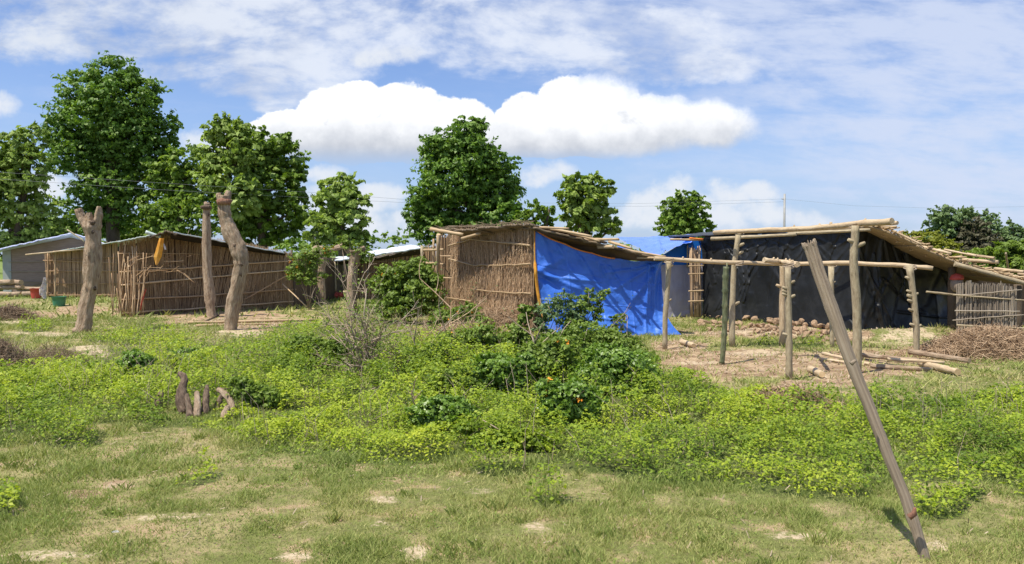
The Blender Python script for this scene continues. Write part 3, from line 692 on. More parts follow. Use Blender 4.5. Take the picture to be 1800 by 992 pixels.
# --- pole fence between small hut and the central hut
t = thing('pole_fence', 'open rail fence of thin poles joining the central reed hut on its left', 'fence', (G(742, 560).x, 20.5, 0))
single('post', M['pole'], t, P(742, 545, 20.6), P(742, 432, 20.6), .045, .04)
single('post', M['bamboo'], t, P(763, 548, 20.2), P(762, 420, 20.2), .03, .025)
for y0, y1 in ((440, 439), (462, 465), (496, 498)): single('rail', M['bamboo'], t, P(745, y0, 20.4), P(780, y1, 19.4), .035, .03)

# --- central reed hut with blue tarp gable
C0 = G(941, 588); dC = C0.y
C1 = Vector((P(797, 450, 21.5).x, 21.5, 0)); Cm = C0.lerp(C1, .70)
t = thing('hut', 'tall central reed hut with a sagging roof and one side closed by a blue tarp', 'hut', (C0.x, C0.y, 0))
def zt0(Y, py): return z_at(py, Y)
tm = lambda q: C0.lerp(C1, q)
pm = [tm(0), tm(.66), tm(1)]
nr = reed_wall(t, pm[0], pm[1], lin(z_at(400, pm[0].y), z_at(403, pm[1].y)), M['straw_warm'], 120, .0, fuzz=3200, thick=.07, rag=.02)
rails(t, pm[0], pm[1], [(z_at(432, dC), z_at(421, pm[1].y)), (z_at(464, dC), z_at(466, pm[1].y)), (z_at(516, dC), z_at(508, pm[1].y))], nr, M['bamboo'], r=.022, off=.13)
nr2 = reed_wall(t, pm[1], pm[2], lin(z_at(405, pm[1].y), z_at(410, pm[2].y)), M['straw_warm'], 120, -.09, fuzz=2600, thick=.07)
rails(t, pm[1], pm[2], [(z_at(420, pm[1].y), z_at(432, pm[2].y)), (z_at(466, pm[1].y), z_at(455, pm[2].y)), (z_at(530, pm[1].y), z_at(524, pm[2].y))], nr2, M['bamboo'], r=.02, off=.13)
single('post', M['bark_tree'], t, G(836, 562) + Vector((0, 0, -.02)), P(844, 405, pm[1].y - .2), .055, .05)
C3 = Vector((P(772, 450, 22.3).x, 22.3, 0))
nr3 = reed_wall(t, Vector((pm[2].x, 22.2, 0)), C3, lin(z_at(415, 22.3), z_at(412, 22.3)), M['straw'], 90, 0, thick=.05)
rails(t, pm[2], C3, [.45, 1.0, 1.6], Vector((0, -1, 0)), M['straw'], r=.015, off=.12)
single('corner_post', M['bamboo'], t, G(769, 562), P(771, 412, 19.0), .05, .045)
# roof: thatch slab, high on the reed side
e0 = P(932, 393, dC - .3); e1 = P(762, 404, 20.5)
for k in range(4):
    a, b = e0.lerp(e1, k / 4 - (.02 if k else 0)), e0.lerp(e1, (k + 1) / 4)
    dz = Vector((0, 0, rnd.uniform(-.03, .03) - (.05 if k == 2 else 0)))
    roof_sheet('roof_sheet', M['thatch'], t, [b + dz, a + dz, a + Vector((1.6, .5, -.35)) + dz, b + Vector((1.6, .5, -.35)) + dz], .04, .018, 12)
single('roof_pole', M['bamboo'], t, P(757, 403, 19.2), P(815, 413, 18.8), .045, .04)
single('roof_pole', M['bamboo'], t, P(812, 420, 18.6), P(846, 410, 18.2), .04, .035)
m = MB()
for k in range(120):
    a = e0.lerp(e1, rnd.random()) + Vector((0, rnd.uniform(-.1, .1), .03)); m.tube([a, a + Vector((rnd.uniform(-.25, .25), rnd.uniform(-.2, .2), rnd.uniform(-.05, .06)))], .006, 3)
o = m.build('loose_thatch', M['thatch'], t); o['kind'] = 'stuff'
# right slope of the roof seen edge-on over the tarp
rA, rB = P(940, 400, dC - .35), P(1178, 457, dC - .25)
roof_sheet('roof_sheet', M['thatch'], t, [rA, rB, rB + Vector((-2.2, 6, .1)), rA + Vector((-2.2, 6, .25))], .04, .018)
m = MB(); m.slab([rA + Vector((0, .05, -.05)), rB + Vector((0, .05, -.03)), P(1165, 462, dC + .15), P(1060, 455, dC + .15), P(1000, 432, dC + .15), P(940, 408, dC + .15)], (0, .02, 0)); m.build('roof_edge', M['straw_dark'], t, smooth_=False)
for (x0, y0, x1, y1, r_) in ((1000, 408, 1054, 424, .03), (1020, 421, 1088, 421, .032), (1052, 433, 1078, 434, .04), (960, 400, 1040, 416, .03), (1070, 424, 1110, 437, .03), (1090, 437, 1170, 452, .03), (930, 398, 1000, 402, .025), (1120, 452, 1178, 455, .025)):
    single('roof_pole', M['bamboo'], t, P(x0, y0 + 1, dC - .1), P(x1, y1, dC - .55), r_, r_ * .8, capmat=0)
# blue tarp
FB = [(.25, 0, .25, 1, .005, .012), (.5, .02, .5, 1, .005, -.012), (.75, 0, .75, 1, .005, .012), (0, .34, 1, .34, .006, .010), (0, .67, 1, .67, .006, -.010), (.9, .95, .84, .02, .012, .05), (.93, .9, .9, .05, .012, -.05), (0, .62, .30, .50, .03, .05), (0, .60, .35, .30, .03, -.05), (.02, .62, .2, .80, .03, .05), (0, .60, .16, .12, .035, .06), (.0, .57, .5, .62, .022, .03),
      (1, .98, .72, .35, .025, .05), (.98, 1, .85, .25, .03, .07), (.99, 1, .62, .55, .02, .035), (1, .97, .93, .1, .02, -.07), (1, .98, .55, .75, .02, .03),
      (.33, .93, .45, .55, .018, .025), (.36, .9, .55, .35, .015, .03), (.52, .85, .62, .4, .014, .028), (.58, .86, .72, .45, .014, .03), (.18, .95, .3, .6, .02, .03), (.05, .97, .12, .7, .03, .05),
      (.1, .3, .3, .0, .03, .04), (.8, .0, .55, .2, .02, .03), (.45, .2, .75, .12, .02, .025)]
tb = [Vector(G(955, 584)), Vector(G(1190, 587))]
bl, br = G(962, 590), G(1166, 588); tl, tr = P(941, 404, dC - .12), P(1163, 457, dC - .02)
def tarpd(u, v):
    h = folds(u, v, FB) * 1.15 + (fbm(u * 5, v * 4, 31, 2) - .5) * .12 + (fbm(u * 22, v * 20, 33, 2) - .5) * .018
    fl_ = (1 - v) ** 3
    x = -.05 * np.sin(v * math.pi) * (1 - u) * 2.6 * .35 + smooth(.86, 1, u) * (1 - v) ** 5 * .34
    y = -h - fl_ * .18 + .04
    # top edge sags between ties
    z = (-.20 * np.sin(np.clip(u, 0, 1) * math.pi) ** .8 - .02 * np.abs(np.sin(u * 14))) * v ** 3 + .012 * np.sin(u * 40) * fl_
    sag = -.04 * np.sin(v * math.pi) * smooth(.12, 0, u)
    return np.stack([x + sag, y, z], 1)
o = grid_sheet('tarp', (bl, br, tr, tl), 230, 170, tarpd, M['tarp'], t)
o['label'] = 'large wrinkled blue tarp closing the gable'
ed = [Vector(o.data.vertices[169 * 230 + k].co) + ORG[t.name] + Vector((0, -.02, .0)) for k in range(0, 230, 6)]
m = MB(); m.tube(ed[:25], .014, 5); m.build('tarp_cord', M['rope'], t)
le = [Vector(o.data.vertices[k * 230].co) + ORG[t.name] + Vector((-.01, -.02, 0)) for k in range(169, 20, -8)]
m = MB(); m.tube(le, [.012 + .022 * (1 if 6 < k < 15 else 0) for k in range(len(le))], 5); m.build('tarp_cord', M['orange'], t)
# low brush packed against the foot of the reed wall
def twigs(name, label, cat, mat, cx, cy, w, d, h, n, L, r, parent=None, grp=None, kind=None, flat=.5, z0=0.0, pts_=3):
    V, F, R = [], [], []; nn = 0
    c = np.stack([rng.normal(size=n) * .42, rng.normal(size=n) * .42], 1); rr = np.clip(np.linalg.norm(c, axis=1), 0, 1)
    hh = h * (1 - rr ** 1.6) * rng.uniform(0, 1, n) ** .7
    px = cx + c[:, 0] * w; pyy = cy + c[:, 1] * d; pz = H(px, pyy) + hh + z0
    a = np.stack([px, pyy, pz], 1); dr = rng.normal(size=(n, 3)) * np.array([1, 1, flat]); dr /= np.linalg.norm(dr, axis=1, keepdims=True)
    l = L * rng.uniform(.4, 1.3, (n, 1)); mid = a + rng.normal(size=(n, 3)) * l * .12
    P_ = [a - dr * l * .5, mid, a + dr * l * .5]
    P_ = [np.stack([q[:, 0], q[:, 1], np.maximum(q[:, 2], H(q[:, 0], q[:, 1]) + .005)], 1) for q in P_]
    side = np.cross(dr, [0, 0, 1.]); side /= np.linalg.norm(side, axis=1, keepdims=True) + 1e-6; up_ = np.cross(side, dr); rad = r * rng.uniform(.5, 1.6, (n, 1))
    V = np.empty((n, 3, 3, 3))
    for k, q in enumerate(P_):
        for s_ in range(3):
            an = 2 * math.pi * s_ / 3; V[:, k, s_] = q + (side * math.cos(an) + up_ * math.sin(an)) * rad * (1, .9, .5)[k]
    idx = np.arange(n * 9).reshape(n, 3, 3)
    F = np.concatenate([np.stack([idx[:, k, s_], idx[:, k, (s_ + 1) % 3], idx[:, k + 1, (s_ + 1) % 3], idx[:, k + 1, s_]], 1) for k in range(2) for s_ in range(3)])
    o = np_mesh(name, V.reshape(-1, 3), F, M[mat], parent, rndv=np.repeat(rng.random(n), 9), origin=None if parent else (cx, cy, 0))
    if not parent: tag(o, label, cat, grp, kind)
    elif kind: o['kind'] = kind
    return o
g = G(880, 583); twigs('brush_pile', 'dry brown brush banked against the foot of the central reed wall', 'brush pile', 'brush', g.x, g.y - .05, 1.3, .5, .55, 1500, .28, .005)

# --- grey walled hut with blue roof, between the tarp hut and the black hut
db = 20.8
t = thing('hut', 'hut with grey plastic wall and bright blue tarp roof between the two big huts', 'hut', (P(1200, 450, db).x, db, 0))
xa, xb = P(1150, 450, db).x, P(1236, 450, db).x
def gwd(u, v):
    h = (fbm(u * 6, v * 3, 41) - .5) * .08 + folds(u, v, [(.9, .1, .4, 0, .04, .06), (.2, 1, .5, .3, .04, .03), (.8, .9, .7, .1, .04, .04)]); return np.stack([0 * u, -h, 0 * u], 1)
grid_sheet('plastic_wall', ((xa, db, 0), (xb, db, 0), (xb, db, z_at(463, db)), (xa, db, z_at(466, db))), 60, 40, gwd, M['gray_wall'], t)
m = MB(); m.slab([P(1140, 467, db - .02), P(1240, 465, db - .02), P(1240, 421, db - .02), P(1208, 422, db - .02), P(1160, 452, db - .02)], (0, .03, 0)); m.build('gable_tarp', M['tarp_azure'], t, smooth_=False)
def rfd(u, v): return np.stack([0 * u, 0 * u, (fbm(u * 5, v * 5, 44) - .5) * .12 + folds(u, v, [(0, .75, 1, .9, .02, .05), (0, .35, 1, .5, .02, .06), (.3, 0, .5, 1, .02, .04)])], 1)
o = grid_sheet('roof_tarp', (P(1150, 452, db - .5), P(1216, 424, db - .5), P(1226, 413, db + 5), P(1085, 418, db + 4)), 60, 60, rfd, M['tarp_pale'], t)
o = grid_sheet('roof_tarp', (P(1085, 430, db + 4), P(1150, 453, db - .45), P(1150, 470, db - .1), P(1085, 445, db + 3.5)), 20, 20, lambda u, v: np.zeros((len(u), 3)), M['tarp_pale'], t)
single('roof_pole', M['bamboo'], t, P(1178, 421, db - .55), P(1236, 422, db - .5), .03, .03)
single('ridge_cord', M['rope'], t, P(1212, 419, db - .6), P(1236, 421, db - .55), .025, .02)
for k, x_ in enumerate((1208, 1213)): single('post', M['pole'], t, P(x_, 470, db - .1), P(x_ + .5, 430 + 6 * k, db - .1), .02, .018)
m = MB()
for k in range(34):
    x0 = rnd.uniform(1214, 1233); m.tube(crooked(P(x0, 557, db - .55 + rnd.random() * .15), P(x0 - 2 + rnd.uniform(-2, 2), rnd.uniform(432, 452), db - .5 + rnd.random() * .12), 4, .008), rnd.uniform(.010, .018), 5)
o = m.build('reed_bundle', M['brush'], t); o['kind'] = 'stuff'
for y_ in (468, 482, 512, 530): single('cross_pole', M['bamboo'], t, P(1210, y_, db - .62), P(1237, y_ - 1, db - .62), .018, .016)

# --- black plastic hut
A = G(1234, 559); B = G(1512, 583); Cc = G(1674, 577); dA_, dB_, dC_ = A.y, B.y, Cc.y
t = thing('hut', 'large hut wrapped in black plastic with a low roof sloping down to the right', 'hut', (B.x, B.y, 0))
random_f = []
fr_ = np.random.default_rng(5)
FK = []
for k in range(46):
    u0 = fr_.random(); v0 = fr_.choice([1.0, 1.0, .98, fr_.random()]); u1 = u0 + fr_.normal() * .10; v1 = v0 - fr_.uniform(.2, .85)
    FK.append((u0, v0, u1, v1, fr_.uniform(.006, .018), fr_.choice([-1, 1]) * fr_.uniform(.02, .06)))
for (ua, ub) in ((.02, .16), (.17, .48), (.18, .40), (.5, .72), (.74, .98)):                    # slack swags between ties
    for q in (.25, .45, .62, .8):
        um = (ua + ub) / 2; vs = 1 - q * .7
        FK += [(ua, 1 - q * .25, um, vs, .012, .035), (um, vs, ub, 1 - q * .2, .012, .035)]
for k in range(7): FK.append((.08 + .035 * k, .10 + .02 * k, .30 + .02 * k, .66 + .03 * k, .010, .045))
def blkd(u, v):
    h = folds(u, v, FK) + (fbm(u * 10, v * 4, 51, 2) - .5) * .12 + (fbm(u * 30, v * 12, 52, 2) - .5) * .018
    return np.stack([0 * u + h * .2, -h - (1 - v) ** 4 * .15, .012 * np.sin(u * 55) * (1 - v)], 1)
zA, zB = z_at(419, dA_), z_at(401, dB_)
o = grid_sheet('plastic_wall', (A + Vector((0, 0, .03)), B + Vector((0, 0, .02)), (B.x, B.y, zB), (A.x, A.y, zA)), 300, 130, blkd, M['black'], t)
FK2 = []
for k in range(26):
    u0 = fr_.random(); v0 = fr_.choice([1.0, fr_.random()]); FK2.append((u0, v0, u0 + fr_.normal() * .15, v0 - fr_.uniform(.3, .9), fr_.uniform(.01, .025), fr_.choice([-1, 1]) * fr_.uniform(.02, .05)))
FK2 += [(.25, .55, .7, .18, .012, .06), (.0, .8, .35, .05, .012, .05), (.4, .2, .95, .12, .012, .05)]
def blkd2(u, v):
    h = folds(u, v, FK2) + (fbm(u * 6, v * 4, 61, 2) - .5) * .12 + (fbm(u * 20, v * 12, 62, 2) - .5) * .015
    return np.stack([0 * u, -h - (1 - v) ** 4 * .1, 0 * u], 1)
grid_sheet('plastic_wall', ((B.x - .04, B.y, .0), (Cc.x, Cc.y, .08), (Cc.x, Cc.y, z_at(468, dC_)), (B.x - .04, B.y, zB)), 150, 110, blkd2, M['black'], t)
# porch back wall, right of it
D_ = Vector((P(1800, 450, 19).x + 1, 19.2, 0))
m = MB(); m.slab([Cc, D_, D_ + Vector((0, 0, .95)), Cc + Vector((0, 0, z_at(468, dC_)))], (0, .05, 0)); m.build('porch_wall', M['straw_dark'], t, smooth_=False)
# roof of the long side: black sheet edge with lips
m = MB()
for k in range(40):
    q0, q1 = k / 40, (k + 1) / 40; a = A.lerp(B, q0); b = A.lerp(B, q1); a.z = zA + (zB - zA) * q0; b.z = zA + (zB - zA) * q1
    dr_ = rnd.uniform(.02, .09); dr2 = rnd.uniform(.02, .09)
    m.slab([a + Vector((0, -.22, .06)), b + Vector((0, -.22, .06)), b + Vector((0, -.25, -dr2 + .03)), a + Vector((0, -.25, -dr_ + .03))], (0, .01, 0))
m.build('roof_lip', M['black'], t, smooth_=False)
Rb = 7.0
roof_sheet('roof_sheet', M['black'], t, [(A.x - .1, A.y - .2, zA + .06), (B.x, B.y - .2, zB + .06), (B.x + .3, B.y + Rb, zB + .25), (A.x - .1, A.y + Rb, zA + .2)], .03)
# sloping roof to the right, built of boards with a tan underside
ra, rb_ = P(1535, 397, 15.9), P(1815, 497, 15.3)
prof = [(1525, 396, 16.0), (1560, 407, 15.9), (1612, 430, 15.8), (1660, 452, 15.7), (1705, 470, 15.6), (1760, 486, 15.4), (1830, 501, 15.3)]
bk = Vector((.5, 3.9, .06))
for k in range(len(prof) - 1):
    a, b = P(*prof[k]), P(*prof[k + 1])
    zo = Vector((0, 0, rnd.uniform(-.01, .015)))
    roof_sheet('roof_board', M['ply'], t, [a + zo, b + Vector((.04, 0, 0)) + zo, b + Vector((.04, 0, 0)) + bk + zo, a + bk + zo], .035, .006, 8)
m = MB()
for k in range(360):                                          # broken thatch lying along the top edge
    q = rnd.random() * (len(prof) - 1.01); i_ = int(q); a = P(*prof[i_]).lerp(P(*prof[i_ + 1]), q - i_) + Vector((0, rnd.uniform(-.03, .7), .05))
    m.tube([a, a + Vector((rnd.uniform(-.2, .22), rnd.uniform(-.25, .2), rnd.uniform(-.02, .06)))], rnd.uniform(.006, .02), 4)
o = m.build('loose_thatch', M['bamboo'], t); o['kind'] = 'stuff'
for (x0, y0, x1, y1, r_) in ((1535, 397, 1578, 394, .045), (1560, 404, 1620, 432, .02), (1660, 442, 1716, 452, .022), (1692, 460, 1755, 463, .04), (1700, 450, 1748, 456, .03), (1748, 476, 1800, 480, .035), (1730, 478, 1790, 489, .03), (1790, 484, 1840, 490, .035), (1615, 436, 1672, 448, .03), (1765, 487, 1830, 497, .03)):
    single('roof_pole', M['pole_pale'], t, P(x0, y0 - 3, 16.0), P(x1, y1 - 2, 15.5), r_, r_ * .85)
single('edge_pole', M['pole'], t, P(1678, 464, 15.4), P(1825, 504, 15.1), .045, .04)
for (x0, y0, x1, y1) in ((1430, 404, 1576, 399), (1385, 411, 1530, 404), (1250, 420, 1400, 412)):
    single('roof_pole', M['pole'] if x0 != 1430 else M['pole_pale'], t, P(x0, y0, 17.0), P(x1, y1, 15.9), .035, .03)
for (x_, y0, y1, r_) in ((1673, 585, 470, .09), (1789, 598, 500, .08)): single('post', M['bark_tree'], t, P(x_, y0, 16.2 if x_ < 1700 else 15.3), P(x_ + 1, y1, 16.2 if x_ < 1700 else 15.3), r_, r_ * .9, n=8)
single('post', M['pole'], t, P(1776, 500, 19), P(1768, 445, 17.5), .025, .02)
# hanging round gourd-like jar with a red cloth on top
pj = P(1682, 497, 15.9); prn = [(-.19, .05), (-.14, .10), (-.04, .125), (.06, .11), (.10, .08)]
t2 = thing('jar', 'clay jar topped with red cloth beside the post under the sloping roof', 'jar', pj)
m = MB(); m.tube([pj + Vector((0, 0, a)) for a, b in prn], [b for a, b in prn], 14); m.build('jar_body', M['clay'], t2)
m = MB(); m.tube([pj + Vector((0, 0, a)) for a in (.055, .10, .15, .18)], [.125, .13, .10, .03], 12, .08); m.build('cloth_cover', M['red'], t2)
o = MB(); pole(o, P(1628, 513, 15.6), P(1690, 520, 15.5), .02, .02); tag(o.build('pole', M['pole']), 'short thin pole sticking out left below the red topped jar', 'pole')
# low reed fence
fA, fB = G(1682, 597), G(1787, 600)
t = thing('reed_fence', 'low grey woven reed fence panel at the right edge below the sloping roof', 'fence', ((fA.x + fB.x) / 2, fA.y, 0))
nr = reed_wall(t, fA, fB, lambda q: z_at(503, fA.y) + .06 * np.sin(q * 3 + .5) + .03 * np.sin(q * 11), M['straw_gray'], 120, .0, th=.010, rag=.02)
rails(t, fA, fB, [(z_at(520, fA.y), z_at(508, fA.y)), (z_at(546, fA.y), z_at(545, fA.y)), (z_at(563, fA.y), z_at(551, fA.y))], nr, M['straw_gray'], r=.013, off=.08, amp=.02)
rails(t, fA, fB, [(z_at(571, fA.y), z_at(574, fA.y))], nr, M['pole'], r=.02, off=.11, over=.35)
rails(t, fA, fB + Vector((.3, 0, 0)), [(z_at(518, fA.y), z_at(528, fA.y))], nr, M['pole'], r=.016, off=.1, over=.2)
o = MB(); pole(o, P(1785, 571, 15.4), P(1850, 566, 15.2), .03, .03); tag(o.build('pole', M['pole']), 'pale pole running out of the picture right of the low reed fence', 'pole')
cloth_strip('cloth', 'crumpled white cloth lying behind the top of the low reed fence', 'cloth', 'white', [P(1716, 506, 15.9), P(1722, 509, 15.88), P(1728, 514, 15.86)], [.05, .09, .04])

# --- clods along the foot of the black hut
def rock_mesh(s):
    r = random.Random(s); m = MB(); import bmesh
    bm = bmesh.new(); bmesh.ops.create_icosphere(bm, subdivisions=2, radius=1)
    k = [Vector((r.uniform(-1, 1), r.uniform(-1, 1), r.uniform(-1, 1))).normalized() for _ in range(9)]
    for v in bm.verts:
        d = min(1.0, min((.55 + .3 * (i % 3) / 3) / max(.05, v.co.dot(q)) if v.co.dot(q) > .4 else 2 for i, q in enumerate(k)))
        v.co *= d * r.uniform(.94, 1.04)
    me = bpy.data.meshes.new('clod'); bm.to_mesh(me); bm.free(); return me
RM = [rock_mesh(s) for s in range(7)]
for me in RM: me.materials.append(M['stone'])
nS = 0
for row in range(4):
    for k in range(38):
        q = (k + rnd.uniform(-.4, .4)) / 38
        if row == 3 and rnd.random() < .6: continue
        if row == 2 and rnd.random() < .25: continue
        px = 1232 + q * 250; py = 560 + q * 26 + row * 6.5 + rnd.uniform(-3, 3)
        if row == 0: py -= 3
        g = G(px, py); s = rnd.uniform(.05, .10) * (1.15 if row < 2 else .85)
        o = bpy.data.objects.new('clod', RM[nS % 7]); COL.objects.link(o); nS += 1
        o.location = (g.x, g.y, float(H(g.x, g.y)) + s * (.45 if row else .9)); o.scale = (s * rnd.uniform(.9, 1.5), s, s * rnd.uniform(.6, .9)); o.rotation_euler = (rnd.random() * .6, rnd.random() * .6, rnd.random() * 6)
        tag(o, 'earth clod in the %s course, %s of the row along the black hut' % (('topmost', 'second', 'third', 'lowest')[row], ('left end', 'middle', 'right end')[min(2, int(max(q, 0) * 3))]), 'clod', 'earth clods along the black hut')

# ------------------------------------------------------------------ pole frame in front of the black hut
def P3(px, py, py_base): return P(px, py, DY(py_base))
t = thing('open_pole_shelter', 'frame of crooked wooden posts carrying long horizontal poles before the black hut', 'pole frame', G(1380, 630))
def knots(m, a, b, r, n):
    for k in range(n):
        p = a.lerp(b, rnd.uniform(.15, .95)); s = rnd.choice([-1, 1])
        m.tube([p, p + Vector((s * r * 1.3, -r * .3, r * .6)), p + Vector((s * r * 1.9, -.3 * r, r * .9))], [r * .6, r * .5, r * .35], 6)
def post(pts, radii, mat='pole', nk=3):
    m = MB(); base = DY(pts[0][1]); w = [P(x, y, base) for x, y in pts]
    w[0].z = float(H(w[0].x, w[0].y)) - .05
    k = base / F_PX; fine = []; fr = []
    for i in range(len(w) - 1):
        for s in range(3): fine.append(w[i].lerp(w[i + 1], s / 3)); fr.append(.92 * (radii[i] + (radii[i + 1] - radii[i]) * s / 3) * k * rnd.uniform(.93, 1.07))
    fine.append(w[-1]); fr.append(radii[-1] * k)
    m.tube(fine, fr, 10, .05); knots(m, fine[2], fine[-1], fr[0], nk); return m.build('post', M[mat], t)
post([(1169, 615), (1169, 560), (1174, 500), (1176, 458)], [5, 5, 5, 5.5], nk=2)
post([(1287, 612), (1287, 540), (1290, 470), (1299, 406)], [6, 5.5, 5, 5], nk=3)
post([(1375, 610), (1375, 540), (1376, 500), (1375, 458)], [6, 6, 5.5, 5], 'pole_pale', 1)
post([(1387, 664), (1387, 610), (1386, 540), (1385, 470)], [6.5, 6.5, 6, 5], nk=6)
post([(1463, 612), (1462, 560), (1461, 468)], [4, 4.5, 5], nk=3)
post([(1506, 656), (1507, 590), (1505, 520), (1500, 460), (1502, 430), (1504, 397)], [8.5, 8.5, 8, 8, 7, 7], nk=2)
post([(1611, 628), (1611, 580), (1606, 520), (1598, 466)], [5.5, 5.5, 6, 6], nk=9)
dbm = DY(612)
def lashing(px, py, Yb, r):
    m = MB(); c = P(px, py, Yb)
    for q in range(3):
        pts = [c + Vector((math.cos(a) * r, math.sin(a) * r * 1.2 - r * .3, (q - 1) * .018 + .25 * r * math.sin(a + q))) for a in [2 * math.pi * i / 10 for i in range(11)]]
        m.tube(pts, .007, 5, cap=False)
    m.build('lashing', M['twig'], t)
for a_ in ((1175, 459, 13.45, .085), (1297, 463, 13.6, .085), (1376, 464, 13.7, .09), (1461, 465, 13.6, .08), (1598, 470, 12.7, .09), (1503, 396, 10.95, .09), (1298, 409, 13.6, .085), (1385, 467, 10.75, .07)): lashing(*a_)
def beam(nm, pts, r, mat='pole_pale', n=8):
    m = MB(); w = [P(*p) for p in pts]; fine = []; 
    for i in range(len(w) - 1):
        for s in range(4): fine.append(w[i].lerp(w[i + 1], s / 4) + Vector((0, 0, rnd.uniform(-.006, .006))))
    fine.append(w[-1]); m.tube(fine, [(r if not isinstance(r, tuple) else r[0] + (r[1] - r[0]) * i / len(fine)) * rnd.uniform(.92, 1.1) for i in range(len(fine))], n, .05)
    for k in range(5):
        p = fine[rnd.randrange(2, len(fine) - 2)]; m.tube([p, p + Vector((rnd.uniform(-.01, .01), -.02, .06))], [.025, .012], 5)
    return m.build(nm, M[mat], t)
beam('beam', [(1150, 454, 13.4), (1250, 461, 13.5), (1380, 464, 13.6), (1500, 463, 13.3), (1590, 467, 12.9), (1640, 472, 12.7)], .036)
beam('beam', [(1343, 457, 12.2), (1375, 461, 12.3), (1402, 465, 11.6)], .04)
beam('beam', [(1255, 409, 13.9), (1330, 405, 13.2), (1420, 402, 12.0), (1504, 394, 10.9), (1568, 389, 10.3)], (.038, .042))
beam('beam', [(1385, 462, 12.4), (1400, 467, 10.8)], .028)
o_t = t
t = thing('bamboo_post', 'slender dark green bamboo post standing free left of the twin posts', 'post', G(1269, 639))
m = MB(); b = G(1269, 639); k = b.y / F_PX; pts = []; rr = []
for i in range(41):
    q = i / 40; px = 1269 + 9 * q + 1.5 * math.sin(q * 5); pts.append(P(px, 639 - 170 * q, b.y)); rr.append(k * (4.4 + .8 * q) * (1.25 if i % 6 == 0 else 1))
m.tube(pts, rr, 9); m.tube([P(1278, 480, b.y), P(1278, 462, b.y)], [.015, .01], 5); m.build('stem', M['pole_green'], t)

# ------------------------------------------------------------------ leaning split log in the foreground
t = thing('leaning_post', 'big cracked weathered wooden post leaning left in the foreground', 'post', G(1625, 980))
b0_ = G(1625, 985); yb = b0_.y; k = yb / F_PX
cl = [(1630, 996, 9), (1624, 975, 9.5), (1612, 935, 10), (1603, 908, 11), (1590, 870, 10), (1569, 820, 10), (1551, 775, 10.3), (1530, 720, 10.5), (1509, 670, 11), (1489, 620, 11.3), (1468, 560, 12.3), (1450, 510, 12.3), (1438, 475, 12.3), (1430, 450, 12.5), (1424, 432, 13)]
NR = 84; V = []; 
cp = [(P(x, y, yb + (996 - y) * .0006), r * k) for x, y, r in cl]
fine = []
for i in range(len(cp) - 1):
    for s in range(5):
        q = s / 5; fine.append((cp[i][0].lerp(cp[i + 1][0], q), .93 * (cp[i][1] * (1 - q) + cp[i + 1][1] * q)))
fine.append(cp[-1])
rs_ = np.random.default_rng(21); V = []; F = []
ax = (fine[-1][0] - fine[0][0]).normalized(); su = ax.cross(Vector((0, 1, 0))).normalized(); sw = ax.cross(su)
grooves = [(-.45, .66, 1.0, .12, .06), (.3, .80, 1.0, .14, .05), (-1.2, .7, 1.0, .08, .06), (.95, .72, 1.0, .08, .05)]
for i, (c_, r_) in enumerate(fine):
    s = i / (len(fine) - 1)
    for q in range(NR):
        an = 2 * math.pi * q / NR; rr_ = r_ * (1 + .06 * math.exp(-((s - .74) / .008) ** 2) + .05 * math.exp(-((s - .42) / .01) ** 2) + .05 * math.sin(an * 2 + s * 3) + .03 * math.sin(an * 5 + s * 9) + .015 * math.sin(s * 70 + an))
        ang = (an + math.pi / 2) % (2 * math.pi) - math.pi   # 0 towards the camera
        for (g0, sa, sb, dp, wd) in grooves:
            e = math.exp(-((ang - g0 - .12 * math.sin(s * 9)) / (wd * 1.6)) ** 2) * float(smooth(sa, sa + .08, s)) * float(1 - smooth(sb - .02, sb + .04, s) * (sb < 1))
            rr_ *= 1 - dp * 1.4 * e
        V.append(c_ + (su * math.cos(an) + sw * math.sin(an)) * rr_)
n_ = len(fine)
for i in range(n_ - 1):
    for q in range(NR): F.append((i * NR + q, i * NR + (q + 1) % NR, (i + 1) * NR + (q + 1) % NR, (i + 1) * NR + q))
top = V[-NR:]; cT = fine[-1][0]; axl = (fine[-1][0] - fine[-4][0]).normalized()
m = MB(); m.v = V[:]; m.l = {i: (math.cos(2 * math.pi * (i % NR) / NR) * .05, math.sin(2 * math.pi * (i % NR) / NR) * .05, (i // NR) / (n_ - 1) * 1.8) for i in range(len(V))}; m.f = F[:]; m.r = [0.5] * len(V); m.mi = [0] * len(F)
rag = [.012 * math.sin(q * .5) + .010 * math.sin(q * 1.3 + 1) + rnd.uniform(-.003, .003) for q in range(NR)]; b = len(m.v)
for q in range(NR): m.v.append(top[q] + axl * (.01 + rag[q]))
for q in range(NR): m.v.append(cT + (top[q] - cT) * .62 + axl * (.01 + rag[q] * .7))
for q in range(NR): m.v.append(cT + (top[q] - cT) * .5 - axl * .09)
m.r += [.5] * (3 * NR); b0i = b - NR
for lay in range(3):
    for q in range(NR):
        q2 = (q + 1) % NR; m.f.append((b0i + lay * NR + q, b0i + lay * NR + q2, b0i + (lay + 1) * NR + q2, b0i + (lay + 1) * NR + q)); m.mi.append(1 if lay == 2 else 0)
m.f.append(tuple(b + 2 * NR + q for q in range(NR))); m.mi.append(1)
m.build('post_body', [M['leanlog'], M['hole']], t)
kp = P(1606, 912, yb - .12) ; m = MB()
m.tube([kp + Vector((.015, .08, -.02)), kp + Vector((.040, .075, .0)), kp + Vector((.042, .07, .035))], [.016, .014, .006], 8, .2)
m.build('broken_knot', M['bark_red'], t)
kp = P(1489, 640, yb); m = MB(); m.tube([kp + Vector((.02, 0, 0)), kp + Vector((.045, 0, .02))], [.012, .007], 6); m.build('side_knot', M['leanlog'], t)

